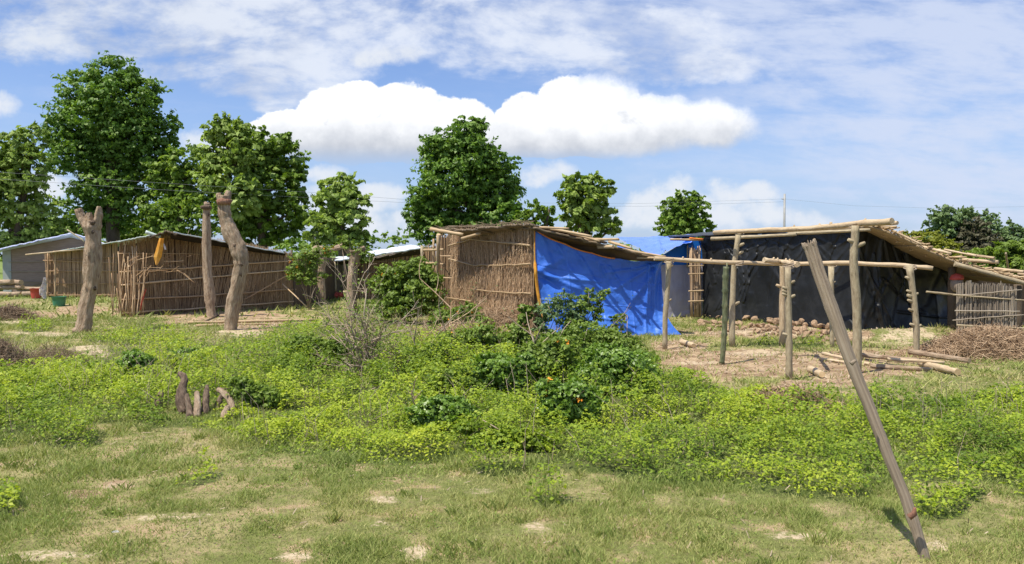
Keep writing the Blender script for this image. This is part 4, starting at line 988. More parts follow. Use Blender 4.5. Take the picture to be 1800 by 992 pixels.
# ------------------------------------------------------------------ pollarded trunks
def pollard(label, chains, bpy_, mats='bark', name='pollard_tree', topm=None, jitter=.07, tops=()):
    Yb = DY(bpy_); k = Yb / F_PX; x0 = chains[0][0][0]
    t = thing(name, label, 'tree trunk', G(x0, bpy_))
    m = MB()
    for ch in chains:
        pts = [(P(a, b, Yb + (c[0] if c else 0)), r * k * .88) for a, b, r, *c in ch]; f = []; fr = []
        # Catmull-Rom for smooth bends
        for i in range(len(pts) - 1):
            p0 = pts[max(0, i - 1)][0]; p1, r1 = pts[i]; p2, r2 = pts[i + 1]; p3 = pts[min(len(pts) - 1, i + 2)][0]
            for s in range(8):
                q = s / 8
                f.append(.5 * ((2 * p1) + (p2 - p0) * q + (2 * p0 - 5 * p1 + 4 * p2 - p3) * q * q + (3 * p1 - p0 - 3 * p2 + p3) * q ** 3))
                fr.append((r1 + (r2 - r1) * q) * (1 + .22 * (float(vn(i * 2 + q * 3, x0, 3)) - .5)))
        f.append(pts[-1][0]); fr.append(pts[-1][1]); m.tube(f, fr, 22, 0, capmat=1); gv = len(m.v) - 22 * len(f)
        for i_ in range(len(f)):                                  # vertical furrows and lumps
            for k_ in range(22):
                w_ = m.v[gv + i_ * 22 + k_]; d_ = w_ - f[i_]; an_ = k_ * 2 * math.pi / 22
                s_ = 1 + jitter * (1.2 * math.sin(3 * an_ + i_ * .09 + x0) + .9 * math.sin(7 * an_ - i_ * .13) + 2.4 * (float(vn(an_ * 2.2, i_ * .45, 8)) - .5))
                m.v[gv + i_ * 22 + k_] = f[i_] + d_ * s_
    m.build('trunk', [M[mats], M['cut']], t)
    for q_ in range(4 if len(chains[0]) > 6 else 2):
        i_ = rnd.randrange(2, len(chains[0]) - 1); a, b, r = chains[0][i_][:3]; sgn = rnd.choice([-1, 1]); q = MB(); dx = rnd.uniform(-.4, .9) * sgn
        p0 = P(a + dx * r * .7, b + rnd.uniform(-8, 8), Yb) + Vector((0, -r * k * .62 * (1 - abs(dx) * .4), 0)); v_ = Vector((dx * .5, -.55, .5)).normalized()
        q.tube([p0 - v_ * r * k * .15, p0 + v_ * r * k * .16, p0 + v_ * r * k * .30], [r * k * .34, r * k * .27, r * k * .17], 9, .2); q.build('knot', M['bark_dark'], t)
    for a, b, r, hgt, mm in tops:
        q = MB(); p = P(a, b, Yb - .03); q.tube([p - Vector((0, 0, hgt * k)), p, p + Vector((0, 0, hgt * k * .4))], [r * k * .95, r * k * 1.1, r * k * .6], 12, .15); q.build('trunk_top', M[mm], t)
    return t
pollard('pale bare trunk ending in a fork, leftmost of the three before the long hut', [
    [(142, 588, 17), (148, 575, 15), (152, 540, 13.5), (160, 500, 13), (163, 455, 15), (163, 415, 15), (160, 398, 16), (160, 388, 12)],
    [(160, 410, 10), (151, 395, 10), (142, 380, 8), (137, 368, 6.5)], [(164, 412, 9), (170, 395, 8), (173, 378, 7.5), (174, 363, 3.5)], [(158, 395, 8), (157, 380, 6), (156, 374, 5)]], 583, jitter=.10)
pollard('thin straight bare trunk with a dark cut top, middle of the three trunks', [[(372, 562, 11), (371, 545, 9), (369, 520, 9.5), (365, 480, 8.5), (363, 430, 8), (363, 370, 7.5), (362, 362, 8)]], 558, tops=[(363, 363, 9, 5, 'bark_dark')])
pollard('curved bare trunk bent like an S, rightmost and tallest of the three trunks', [
    [(405, 586, 15), (406, 570, 12), (411, 530, 14), (419, 490, 14), (423, 460, 15), (418, 436, 15.5), (406, 410, 14), (397, 385, 12.5), (394, 362, 11.5), (394, 344, 12)],
    [(392, 362, 8), (386, 348, 6), (383, 340, 4)], [(396, 360, 9), (400, 345, 7), (402, 335, 4)]], 581, tops=[(394, 352, 11.9, 8, 'bark_red')])
pollard('short rough pollard trunk with flared top behind the bare twiggy bush', [
    [(618, 572, 9), (618, 540, 9), (619, 500, 9.5), (621, 470, 9.5), (624, 450, 11), (624, 440, 14)], [(624, 452, 8), (634, 440, 7), (642, 436, 5)], [(622, 452, 7), (612, 440, 6), (606, 436, 4)]], 568, mats='bark')
pollard('short leaning trunk with a bent-over top beside the orange flowered shrub', [
    [(566, 538, 7), (565, 510, 7.5), (565, 480, 7), (568, 455, 8), (566, 440, 9)], [(564, 446, 8), (556, 440, 9), (575, 440, 7), (600, 434, 5), (609, 428, 3)]], 536, mats='bark')

# ------------------------------------------------------------------ cut logs and wood piles
def log(label, a, b, r0, r1, mat='bark_dark', bend=0, grp=None, name='log', cat='log'):
    m = MB(); a = Vector(a); b = Vector(b); pts = []; rr = []
    for i in range(11):
        q = i / 10; p = a.lerp(b, q) + Vector((bend * math.sin(q * math.pi), 0, abs(bend) * .2 * math.sin(q * math.pi)))
        pts.append(p + Vector((rnd.uniform(-1, 1), rnd.uniform(-1, 1), rnd.uniform(-1, 1))) * r0 * .12); rr.append((r0 + (r1 - r0) * q) * rnd.uniform(.93, 1.08))
    m.tube(pts, rr, 12, .06, capmat=1)
    return tag(m.build(name, [M[mat], M['cut']]), label, cat, grp)
def lg(label, near, far, r, mat, bend=0, z0=.12, z1=.2):
    """log propped in the weeds, near end low, far end raised"""
    a = G(*near); yb = a.y; a = P(near[0], near[1], yb); a.z = max(a.z, 0) + z0 * .3
    return log(label, a, P(far[0], far[1], yb + .35), r, r * .8, mat, bend, 'cut logs lying in the weeds')
def chain_log(label, ch, mat, lift=.0, lean=.35, grp='cut logs lying in the weeds'):
    Yb = DY(ch[0][1]); k = Yb / F_PX; n_ = len(ch); m = MB(); pts = []; rr = []
    w = [P(a, b, Yb + lean * i / n_) for i, (a, b, r) in enumerate(ch)]
    for i in range(n_ - 1):
        for s in range(4):
            pts.append(w[i].lerp(w[i + 1], s / 4) + Vector((rnd.uniform(-1, 1), 0, rnd.uniform(-1, 1))) * k * .5); rr.append((ch[i][2] + (ch[i + 1][2] - ch[i][2]) * s / 4) * k * rnd.uniform(.92, 1.08))
    pts.append(w[-1]); rr.append(ch[-1][2] * k); m.tube(pts, rr, 12, .07, capmat=1)
    return tag(m.build('log', [M[mat], M['cut']]), label, 'log', grp)
chain_log('thickest dark log with a curled upper end, standing second from left in the weeds', [(325, 728, 10), (321, 712, 10.5), (319, 695, 10), (320, 682, 8), (325, 670, 6.5), (322, 661, 6), (316, 657, 5)], 'bark_dark')
chain_log('short brown log leftmost and apart from the other logs in the weeds', [(275, 724, 8), (277, 712, 7.5), (281, 698, 6), (283, 690, 5)], 'bark_dark')
chain_log('thin dark log with a pale cut end leaning on the thickest log', [(335, 734, 6.5), (333, 722, 6), (330, 706, 5), (328, 695, 4.5)], 'bark_dark')
chain_log('mossy tan log standing in the middle of the group in the weeds', [(346, 734, 6.5), (347, 718, 6.5), (347, 702, 5.5), (346, 690, 4)], 'bark')
chain_log('slate grey log with a pointed yellowish upper end in the weeds', [(361, 730, 7), (361, 716, 6.5), (362, 700, 6), (363, 688, 5), (364, 678, 3)], 'bark_dark')
chain_log('short dark log crossing beneath the arched log', [(379, 722, 5.5), (383, 710, 5.5), (388, 700, 5), (396, 684, 4)], 'bark_dark')
chain_log('arched tan log with ringed bark, rightmost in the weeds', [(410, 727, 5), (408, 714, 6), (403, 700, 6.5), (393, 690, 6), (384, 685, 4.5)], 'bark')
chain_log('broken mossy log end lying under the arched log', [(391, 740, 6), (395, 728, 6.5), (400, 716, 5)], 'bark')
def ground_log(label, x0, y0, x1, y1, r, mat='pole', lift=0.0, grp=None, bend=0, name='log', cat='log'):
    a, b = G(x0, y0), G(x1, y1); a.z = float(H(a.x, a.y)) + r + lift; b.z = float(H(b.x, b.y)) + r + lift
    return log(label, a, b, r, r * .85, mat, bend, grp, name, cat)
gq = 'pale peeled logs lying in front of the black hut'
ground_log('longest pale log running left behind the leaning post', 1446, 626, 1530, 645, .026, 'pole_pale', 0, gq)
ground_log('second thin pale log just below the longest one on the left', 1440, 634, 1520, 646, .022, 'pole_pale', 0, gq)
ground_log('grey brown log lying from the tall post to the middle of the pile', 1512, 634, 1616, 643, .035, 'bark', .03, gq)
ground_log('straight grey log on top at the far side of the pile, pale right end', 1598, 634, 1704, 647, .042, 'bark', .07, gq)
ground_log('short pale log in front at the right end of the pile', 1618, 646, 1684, 662, .05, 'pole_pale', 0, gq)
ground_log('pale log in the middle of the pile under the grey ones', 1530, 648, 1640, 655, .034, 'bark', 0, gq)
ground_log('thin whitish stick bridging the centre of the pile', 1560, 645, 1660, 651, .024, 'pole_pale', .07, gq)
ground_log('small bleached log lying alone between twin posts and leaning post', 1424, 652, 1446, 664, .05, 'pole_pale')
ground_log('small bleached log lying alone right of the blue tarp', 1198, 608, 1220, 615, .05, 'pole_pale')
ground_log('long pale bamboo pole on the bare soil behind the curved trunk', 330, 571, 560, 566, .035, 'bamboo', 0, 'poles lying before the long hut', name='bamboo_pole', cat='pole')
ground_log('thinner bamboo pole lying just in front of the long one', 345, 576, 600, 570, .028, 'bamboo', 0, 'poles lying before the long hut', name='bamboo_pole', cat='pole')
ground_log('dark thin branch on the soil by the thin bare trunk', 352, 572, 385, 556, .02, 'bark_dark', name='branch', cat='branch')
gf_ = 'firewood logs stacked by the net walled hut'
for k, (a, b, c_, d_, r, lf, lab) in enumerate([(-20, 520, 38, 521, .09, .0, 'lowest front log of the firewood stack at the left edge'), (-10, 514, 40, 516, .09, .17, 'second row log at the left edge of the firewood stack'), (40, 518, 92, 517, .09, 0, 'long low log at the right side of the firewood stack'), (34, 512, 86, 512, .075, .14, 'upper log on the right side of the firewood stack'),
                                            (-12, 510, 22, 511, .10, .30, 'topmost log against the left picture edge'), (10, 509, 38, 517, .10, .28, 'thick slanting log on top of the firewood stack'), (28, 516, 60, 521, .06, .0, 'thin log poking forward from the firewood stack')]):
    ground_log(lab, a, 522 + (b > d_) - 1.5 * (lf > .1), c_, 523 - 1.5 * (lf > .1), r * 1.15, 'bark', lf * 1.5, gf_)
# pile of logs and cloth between the huts (right of the long hut)
for k, (a, b, c_, d_, r, lab) in enumerate([(540, 515, 610, 517, .07, 'lower pale log between the long hut and the small hut'), (548, 509, 618, 510, .07, 'upper brown log between the long hut and the small hut'), (520, 523, 566, 527, .04, 'thin pale pole on the soil right of the long hut')]):
    ground_log(lab, a, b, c_, d_, r, 'pole' if k else 'pole_pale', .02)
p = G(588, 526); p.z += .08
m = MB()
for k in range(7): m.tube([p + Vector((rnd.uniform(-.35, .35), rnd.uniform(-.1, .1), rnd.uniform(-.03, .12))), p + Vector((rnd.uniform(-.4, .4), rnd.uniform(-.1, .1), rnd.uniform(-.05, .16)))], [rnd.uniform(.05, .09), rnd.uniform(.05, .1)], 9, .2)
tag(m.build('cloth', M['red']), 'crumpled faded red cloth on the logs between the two left huts', 'cloth')
p = G(578, 522); m = MB(); m.tube([p + Vector((-.2, 0, .1)), p + Vector((0, 0, .28)), p + Vector((.25, 0, .12))], [.05, .1, .05], 9, .2); tag(m.build('sack', M['white']), 'small pale sack behind the red cloth between the left huts', 'sack')

# brush piles
g = G(1735, 628); twigs('brush_pile', 'big heap of dry reddish brown twigs at the right before the low reed fence', 'brush pile', 'brush', g.x + .15, g.y + .1, 1.35, .8, .46, 7000, .26, .0042)
g = G(30, 562); twigs('brush_pile', 'heap of dark dry twigs on the grass at the left edge below the firewood', 'brush pile', 'brush_dk', g.x - .2, g.y, .8, .5, .34, 1500, .28, .005)
g = G(8, 650); twigs('brush_pile', 'low dark dead bush at the left edge where the weeds begin', 'brush pile', 'brush_dk', g.x - .1, g.y, .55, .45, .42, 1300, .26, .0035, flat=1)
g = G(95, 640); twigs('brush_pile', 'grey thorny dead twigs between the dark dead bush and the soil heap', 'brush pile', 'brush_dk', g.x, g.y, .5, .4, .26, 500, .28, .0025, flat=1)
g = G(1388, 714); twigs('brush_pile', 'small mat of dry reddish grass stems before the twin posts', 'brush pile', 'brush', g.x, g.y, .62, .5, .20, 1500, .16, .0035, flat=.8)
g = G(830, 590); twigs('brush_pile', 'tangle of dry grey brown stems under the corner of the central hut', 'brush pile', 'brush', g.x, g.y - .3, 1.2, .8, .28, 900, .3, .005, flat=.9)

# buckets, cloth, stone
def bucket(label, px, py, r, h, mat, tilt=0):
    b = G(px, py); b.z = float(H(b.x, b.y)); t = thing('bucket', label, 'bucket', b); m = MB(); n = 18
    prf = [(0, r * .78), (h * .5, r * .9), (h * .93, r), (h * .93, r * 1.06), (h, r * 1.06), (h, r * .97), (h * .1, r * .74)]
    m.tube([b + Vector((0, 0, z + .001 * i)) for i, (z, q) in enumerate(prf[:5])], [q for z, q in prf[:5]], n, cap=False)
    m.quad(*[b + Vector((math.cos(2 * math.pi * k / n) * r * .78, math.sin(2 * math.pi * k / n) * r * .78, .01)) for k in range(n)])
    m.build('bucket_body', M[mat], t); m = MB()
    m.tube([b + Vector((math.cos(q) * r * 1.05, -.02, h * .96 - abs(math.sin(q)) * h * .55)) for q in [math.pi * k / 10 for k in range(11)]], .008, 5); m.build('handle', M['metal'], t)
bucket('green plastic bucket standing left of the forked bare trunk', 104, 538, .21, .30, 'green')
bucket('faded red plastic bucket against the wing wall of the long hut', 64, 525, .21, .36, 'red')
yb = DY(527)
m = MB()
for (pp, ww) in (([(79, 488), (77, 498), (74, 508), (75, 518), (79, 525)], [.3, 2.2, 5, 6, 2]), ([(80, 490), (80, 500), (78, 512), (78, 521)], [.4, 1.6, 3.2, 1.5])):
    pts = [P(x, y, yb) for x, y in pp]
    for i in range(len(pp) - 1):
        a_, b_ = pts[i], pts[i + 1]; wa, wb_ = ww[i] * yb / F_PX, ww[i + 1] * yb / F_PX
        m.slab([a_ - Vector((wa, 0, 0)), a_ + Vector((0, -.10, 0)), a_ + Vector((wa, -.02, 0)), b_ + Vector((wb_, -.02, 0)), b_ + Vector((0, -.10, 0)), b_ - Vector((wb_, 0, 0))], (0, .05, 0))
tag(m.build('cloth_bundle', M['white']), 'pinkish white cloth hanging in a pointed fold by the corner of the reed wing', 'cloth')
o = bpy.data.objects.new('stone', RM[2].copy()); o.data.materials.clear(); o.data.materials.append(M['graystone']); COL.objects.link(o); g = G(197, 944); o.location = (g.x, g.y, .0); o.scale = (.095, .05, .035); tag(o, 'flat pale grey stone in the short grass at the lower left', 'stone')

# utility pole and wires
t = thing('utility_pole', 'thin grey utility pole rising behind the black hut', 'utility pole', (P(1378, 450, 60).x, 60, 0))
m = MB(); m.tube([(P(1378, 450, 60).x, 60, 0), (P(1378, 450, 60).x, 60, P(1378, 341, 60).z)], [.11, .08], 8); m.build('pole', M['metal'], t)
m = MB(); m.tube([P(1374, 350, 60), P(1381, 350, 60)], .04, 5); m.build('cross_arm', M['metal'], t)
for k, (dy0, dy1, lab) in enumerate([(0, 0, 'upper overhead wire crossing the trees on the left'), (12, 5, 'lower overhead wire crossing the trees on the left')]):
    K_ = [(-300, 270 + dy0, 26), (0, 303 + dy0, 29), (270, 321 + dy0, 32), (540, 338 + dy0 * .8, 36), (740, 353 + dy1, 41), (900, 357 + dy1, 46), (1130, 358 + dy1, 52), (1377, 350 + dy1, 60)]
    w = [P(*q) for q in K_]; m = MB(); m.tube(w, .005, 5); tag(m.build('overhead_wire', M['wire']), lab, 'wire')
m = MB(); m.tube([P(1379, 350, 60), P(1500, 362, 62), P(1640, 366, 66), P(1900, 362, 74)], .006, 5); tag(m.build('overhead_wire', M['wire']), 'faint overhead wire from the utility pole to the right', 'wire')

# ------------------------------------------------------------------ trees
tree('big dense dark green tree with a tall stepped crown, tallest on the left', 195, 40, [(200, 135, 45, 36), (150, 165, 48, 40), (215, 175, 62, 45), (255, 165, 34, 24), (175, 215, 75, 48), (115, 235, 42, 38), (225, 235, 62, 50), (280, 235, 34, 42), (130, 280, 50, 34), (190, 285, 60, 45), (255, 285, 48, 42), (190, 330, 62, 40), (215, 370, 62, 42), (175, 385, 40, 35), (285, 290, 22, 30)], 'leaf_dark', .21, 42000, trunk_r=.35, clump=.27)
tree('bushy mid green tree cut by the left picture edge', 20, 36, [(20, 260, 42, 35), (60, 245, 26, 26), (-10, 300, 50, 50), (45, 300, 42, 44), (20, 360, 62, 55), (-40, 340, 60, 60), (70, 395, 40, 35), (-10, 420, 60, 30), (-60, 280, 50, 50)], 'leaf_teak', .24, 22000)
tree('small dark tree between the left edge tree and the big tree', 110, 44, [(115, 375, 34, 26), (100, 405, 48, 30), (140, 400, 34, 26)], 'leaf_mid', .24, 4200)
tree('dark green tree right of the big tree with a low rounded crown', 305, 39, [(330, 285, 40, 30), (300, 310, 42, 36), (345, 330, 46, 42), (290, 360, 44, 40), (330, 385, 60, 45), (275, 400, 30, 25)], 'leaf_mid', .23, 16000)
tree('large leaved yellowish green tree rising behind the curved bare trunk', 400, 35, [(400, 232, 40, 26), (390, 270, 44, 38), (425, 260, 30, 40), (395, 315, 46, 40), (420, 350, 40, 38)], 'leaf_teak', .27, 11000, clump=.32, fill=.1)
tree('tall mid green tree with drooping right branches behind the long hut', 465, 37, [(478, 250, 34, 24), (455, 280, 40, 40), (500, 285, 36, 40), (470, 330, 50, 45), (515, 330, 30, 34), (430, 370, 50, 42), (480, 390, 56, 40), (525, 370, 26, 30), (440, 410, 50, 30), (528, 300, 14, 12), (440, 240, 18, 18)], 'leaf_mid', .25, 22000, clump=.28, fill=.1)
tree('rounded light green teak-like tree right of the tall drooping tree', 600, 35, [(600, 328, 36, 24), (590, 355, 38, 28), (622, 360, 28, 30), (600, 395, 46, 32), (575, 415, 40, 24), (560, 395, 22, 22), (620, 420, 30, 20)], 'leaf_teak', .26, 10500, clump=.32)
tree('big broad dark green tree behind the central reed hut', 820, 38, [(825, 232, 30, 28), (790, 250, 44, 28), (825, 275, 48, 40), (770, 280, 34, 36), (878, 290, 38, 24), (800, 320, 64, 45), (860, 330, 55, 40), (890, 345, 30, 35), (755, 345, 36, 34), (745, 375, 34, 30), (800, 375, 70, 40), (870, 380, 52, 34), (780, 405, 60, 30), (850, 405, 60, 20), (845, 220, 12, 12)], 'leaf_dark', .20, 42000, trunk_r=.35, clump=.27)
tree('small tree peeking between the broad tree and the round leafy tree', 945, 36, [(945, 370, 24, 16), (925, 388, 26, 16), (965, 368, 14, 10), (958, 392, 20, 12)], 'leaf_mid', .25, 1900)
tree('young tree with big pale green leaves above the blue tarp roof', 1030, 29, [(1015, 325, 28, 20), (1050, 330, 28, 22), (1030, 352, 42, 26), (1015, 375, 34, 22), (1055, 380, 30, 24), (1035, 402, 44, 18), (1078, 398, 14, 14), (1000, 345, 20, 14)], 'leaf_teak', .25, 7500, clump=.32, fill=.1)
tree('round topped olive green tree standing alone behind the blue roofed hut', 1202, 58, [(1205, 352, 28, 16), (1190, 368, 30, 22), (1220, 368, 27, 24), (1203, 390, 42, 26), (1180, 402, 26, 18), (1232, 400, 20, 20), (1200, 412, 45, 16)], 'leaf_mid', .34, 9500, clump=.3)
tree('dark rounded tree farthest left of the group behind the sloping roof', 1672, 72, [(1672, 382, 36, 22), (1650, 392, 22, 20), (1690, 395, 30, 24), (1670, 412, 42, 24), (1705, 420, 34, 24)], 'leaf_blue', .32, 9000, clump=.3)
tree('tree with brownish olive leaves in the group behind the sloping roof', 1712, 70, [(1712, 402, 26, 20), (1695, 428, 34, 22), (1725, 430, 34, 26), (1700, 452, 50, 20)], 'leaf_brown', .32, 5500, clump=.3)
tree('pointed blue green tree in the middle of the right hand group', 1738, 75, [(1735, 388, 18, 18), (1740, 408, 30, 22), (1752, 430, 36, 24), (1745, 452, 40, 20)], 'leaf_blue', .32, 5500, clump=.3)
tree('pale feathery tree at the right edge behind the sloping roof', 1788, 70, [(1780, 398, 10, 14), (1785, 418, 22, 20), (1800, 425, 26, 24), (1790, 450, 40, 24), (1835, 430, 34, 34)], 'leaf_blue', .30, 5500, clump=.3)
tree('yellow green bush-like tree just above the sloping roof', 1625, 36, [(1600, 422, 26, 16), (1630, 425, 30, 18), (1655, 438, 28, 18), (1635, 448, 50, 18), (1580, 415, 18, 8)], 'leaf_yel', .14, 7500, clump=.3, trunk_r=.12)
tree('low spreading tree with big bright green leaves at the right edge', 1765, 27, [(1735, 448, 32, 14), (1775, 438, 32, 14), (1805, 445, 30, 18), (1745, 468, 30, 14), (1785, 468, 40, 20), (1840, 450, 30, 24)], 'bushlight', .24, 5000, clump=.4, trunk_r=.1, up=.8)
# distant tree belt: one far mass
bl = []
def belt(x0, x1, ytop, step, Y):
    x = x0
    while x < x1:
        yt = ytop + rnd.uniform(-6, 6); k = Y / F_PX; ry = (470 - yt) / 2
        bl.append((tuple(P(x, yt + ry, Y + rnd.uniform(-3, 3))), step * 1.1 * k, step * k, ry * k)); x += step
belt(-900, 40, 395, 40, 70); belt(230, 330, 400, 26, 62); belt(100, 250, 388, 30, 80); belt(630, 750, 408, 18, 80); belt(530, 640, 408, 20, 78); belt(60, 330, 402, 26, 75); belt(900, 1000, 410, 22, 90); belt(1050, 1160, 428, 20, 120); belt(1240, 1300, 420, 18, 110); belt(1300, 1600, 432, 24, 120); belt(1840, 2700, 400, 40, 80); belt(480, 560, 410, 25, 60)
o = put_leaves('tree_belt', crown_leaves(bl, 42000, .42, .34, fill=.05), M['leaf_mid'], None); tag(o, 'distant belt of trees closing the fields behind the huts', 'tree belt', kind='stuff')
ORG[o.name] = Vector((0, 0, 0))
# light green undergrowth behind the long hut (own bushes)
def bush(label, px, py, blobs, leaf, ls, n, stems=8, flowers=0, grp=None, name='bush', cat='bush', clump=.42, stemh=None, droop=.2, fill=.35, tuft=.3, depth=None, asp=.6, stem_mat='twig', stem_r=.006, per=22):
    Yb = depth or DY(py); g = P(px, HOR, Yb); g.z = 0; t = thing(name, label, cat, g, grp); k = Yb / F_PX
    wb = []
    for b in blobs:
        c = P(b[0], b[1], Yb + (b[4] if len(b) > 4 else 0)); wb.append((tuple(c), b[2] * k, b[2] * k * .8, b[3] * k))
    put_leaves('foliage', crown_leaves(wb, int(n * 1.1), ls, clump, fill=fill, per=per, tuft=tuft), M[leaf], t, asp, droop)
    m = MB()
    for q in range(stems):
        b = rnd.choice(wb); c = Vector(b[0]); tip = c + Vector((rnd.uniform(-1, 1) * b[1] * .8, rnd.uniform(-1, 1) * b[2] * .6, rnd.uniform(-.3, .9) * b[3]))
        s0 = g + Vector((rnd.uniform(-.12, .12), rnd.uniform(-.1, .1), -.02)); mid = s0.lerp(tip, .5) + Vector((rnd.uniform(-.08, .08), rnd.uniform(-.08, .08), .06))
        m.tube([s0, mid, tip], [stem_r * 1.5, stem_r, stem_r * .5], 5)
    if stems: m.build('stems', M[stem_mat], t)
    if flowers:
        V, F = [], []; C = []
        for q in range(flowers):
            b = rnd.choice(wb); e = sphere_dirs(1)[0]; e[1] = -abs(e[1]); e[2] = abs(e[2]) * .8
            C.append(np.array(b[0]) + e * np.array(b[1:4]) * rnd.uniform(.8, 1.05))
        C = np.array(C); C = np.repeat(C, 14, 0) + rng.normal(size=(len(C) * 14, 3)) * .014
        v, f = leaf_quads(C, sphere_dirs(len(C)) + np.array([0, -.6, .5]), np.full(len(C), .026), .9)
        np_mesh('flowers', v, f, M['petal'], t, rndv=np.repeat(rng.random(len(C)), 4))
    return t
bush('bright green round bush filling the gap behind the long hut roof', 255, 500, [(235, 405, 30, 22), (262, 410, 24, 18), (215, 415, 20, 14)], 'bushlight', .16, 2600, depth=46)
bush('orange flowering shrub right of the long reed hut', 545, 545, [(530, 470, 26, 22), (552, 452, 24, 20), (545, 488, 30, 14), (520, 485, 18, 12), (572, 440, 18, 12)], 'bushlight', .075, 2600, flowers=16, stems=12)
bush('climbing yellow green plant growing over the top of the rough pollard', 622, 560, [(622, 440, 22, 16), (605, 425, 18, 12), (640, 452, 20, 12)], 'bushlight', .07, 900, stems=10, depth=19)
bush('big bright green bush heaped before the small white roofed hut', 712, 570, [(735, 475, 26, 22), (700, 485, 34, 26), (750, 495, 24, 26), (680, 505, 28, 26), (720, 515, 50, 28), (700, 540, 55, 22), (745, 535, 36, 26)], 'bushlight', .085, 9500, flowers=3)
bush('low leafy plants under the corner post of the central hut', 790, 585, [(790, 560, 34, 20), (820, 550, 26, 18), (840, 575, 34, 22), (770, 580, 30, 14)], 'bushlight', .065, 3600, flowers=6)
bush('dark glossy shrub at the centre of the weeds below the tarp', 1090, 695, [(1090, 640, 52, 30), (1050, 660, 44, 30), (1120, 665, 38, 30), (1060, 625, 32, 20), (1100, 678, 50, 20)], 'bushleaf', .045, 11500, stems=14)
bush('dark glossy shrub with orange flowers in front of the centre shrub', 1000, 748, [(1000, 700, 46, 32), (985, 722, 42, 26), (1025, 715, 34, 26), (965, 680, 24, 16)], 'bushleaf', .045, 7500, flowers=11, stems=12)
bush('dark glossy shrub below the bare branches, left of the centre shrub', 880, 700, [(880, 650, 44, 26), (905, 665, 34, 26), (860, 640, 30, 18), (920, 640, 24, 18)], 'bushleaf', .05, 5500, stems=10)
bush('dark shrub low among the weeds left of the orange flowered one', 780, 758, [(775, 722, 50, 24), (810, 735, 34, 18), (740, 735, 26, 14)], 'bushleaf', .045, 5500, stems=10)
bush('mid green shrub between the centre shrub and the leftward one', 960, 690, [(960, 640, 36, 30), (985, 615, 34, 24), (940, 620, 24, 18)], 'bushlight', .05, 5500, stems=12, flowers=3)
bush('small dark shrub in the weeds above the cut logs on the left', 240, 668, [(240, 640, 28, 22), (232, 655, 22, 14)], 'bushleaf', .055, 2600)
bush('second small dark shrub in the weeds right of the first', 325, 648, [(330, 628, 34, 16), (310, 638, 24, 12)], 'bushleaf', .055, 2400)
bush('dark leafy clump behind the bare twiggy bush', 575, 640, [(575, 620, 40, 16), (540, 628, 30, 12), (600, 630, 28, 12)], 'bushleaf', .055, 3000)
# tall open plants in front of the tarp
bush('open plant with small blue green leaves before the left of the blue tarp', 975, 640, [(965, 545, 26, 24), (990, 530, 22, 18), (1000, 560, 26, 26), (950, 575, 18, 18)], 'leaf_blue', .05, 1700, stems=16, fill=.2, clump=.5)
bush('open plant with raised green sprays before the middle of the blue tarp', 1030, 640, [(1020, 540, 22, 16), (1042, 520, 22, 12), (1062, 515, 10, 8), (1048, 550, 12, 18), (1015, 570, 24, 20)], 'bushlight', .05, 1700, stems=16, fill=.2, clump=.5)
bush('short green sprig plant at the lower edge of the tarp', 1085, 640, [(1090, 560, 16, 10), (1080, 580, 14, 12), (1098, 595, 14, 10), (1070, 600, 16, 12)], 'bushlight', .05, 1000, stems=12, fill=.2, clump=.5)
bush('single bright green sapling tuft before the tarp edge', 925, 640, [(926, 548, 13, 16), (922, 562, 12, 10)], 'bushlight', .07, 420, stems=4, stem_r=.012)
bush('small leafy plants beside the sapling before the tarp', 1000, 640, [(1000, 600, 60, 16), (950, 610, 40, 16), (1050, 612, 40, 14)], 'bushlight', .05, 3600, flowers=0)

bush('mid green leafy thicket left of the bare twiggy bush', 560, 668, [(520, 622, 36, 20), (560, 636, 40, 16), (595, 612, 30, 20), (540, 605, 30, 16), (500, 640, 30, 14)], 'bushlight', .045, 6500, stems=14, depth=DY(648))
bush('mid green leafy thicket right of the bare twiggy bush', 730, 680, [(710, 630, 32, 22), (745, 648, 40, 22), (700, 650, 30, 16), (770, 625, 34, 22), (800, 650, 30, 20)], 'bushlight', .045, 6500, stems=14, depth=DY(655))
bush('tangled green thicket in front of the foot of the central hut', 850, 640, [(800, 600, 34, 20), (845, 592, 34, 22), (880, 610, 34, 24), (910, 590, 22, 22), (830, 625, 40, 18)], 'bushlight', .055, 5200, stems=16, flowers=4)
bush('leafy green spill at the right end of the central thicket', 1100, 640, [(1090, 610, 40, 18), (1050, 600, 36, 18), (1130, 630, 30, 14)], 'bushlight', .05, 4200, stems=12)
bush('pale green weed clump low at the centre before the orange flowered shrub', 900, 790, [(860, 765, 40, 16), (905, 770, 44, 18), (950, 775, 36, 16), (830, 750, 30, 14)], 'weed', .035, 5200, stems=12)
bush('green clump in the weeds just right of the cut logs', 450, 720, [(440, 690, 34, 16), (470, 700, 34, 16), (420, 672, 24, 10)], 'bushlight', .038, 3600, stems=8)
bush('tall light green sprawling shrub over the lower edge of the blue tarp', 1020, 660, [(990, 610, 40, 28), (1030, 595, 40, 28), (1070, 612, 40, 30), (950, 625, 34, 26), (1110, 632, 34, 24), (1015, 635, 60, 26)], 'bushlight', .045, 8500, stems=20, depth=DY(668))
bush('leafy shrub spreading low between the bare twiggy bush and the dark shrubs', 830, 700, [(800, 670, 44, 24), (840, 685, 44, 24), (770, 690, 36, 18), (870, 700, 30, 20)], 'bushlight', .042, 6000, stems=16)
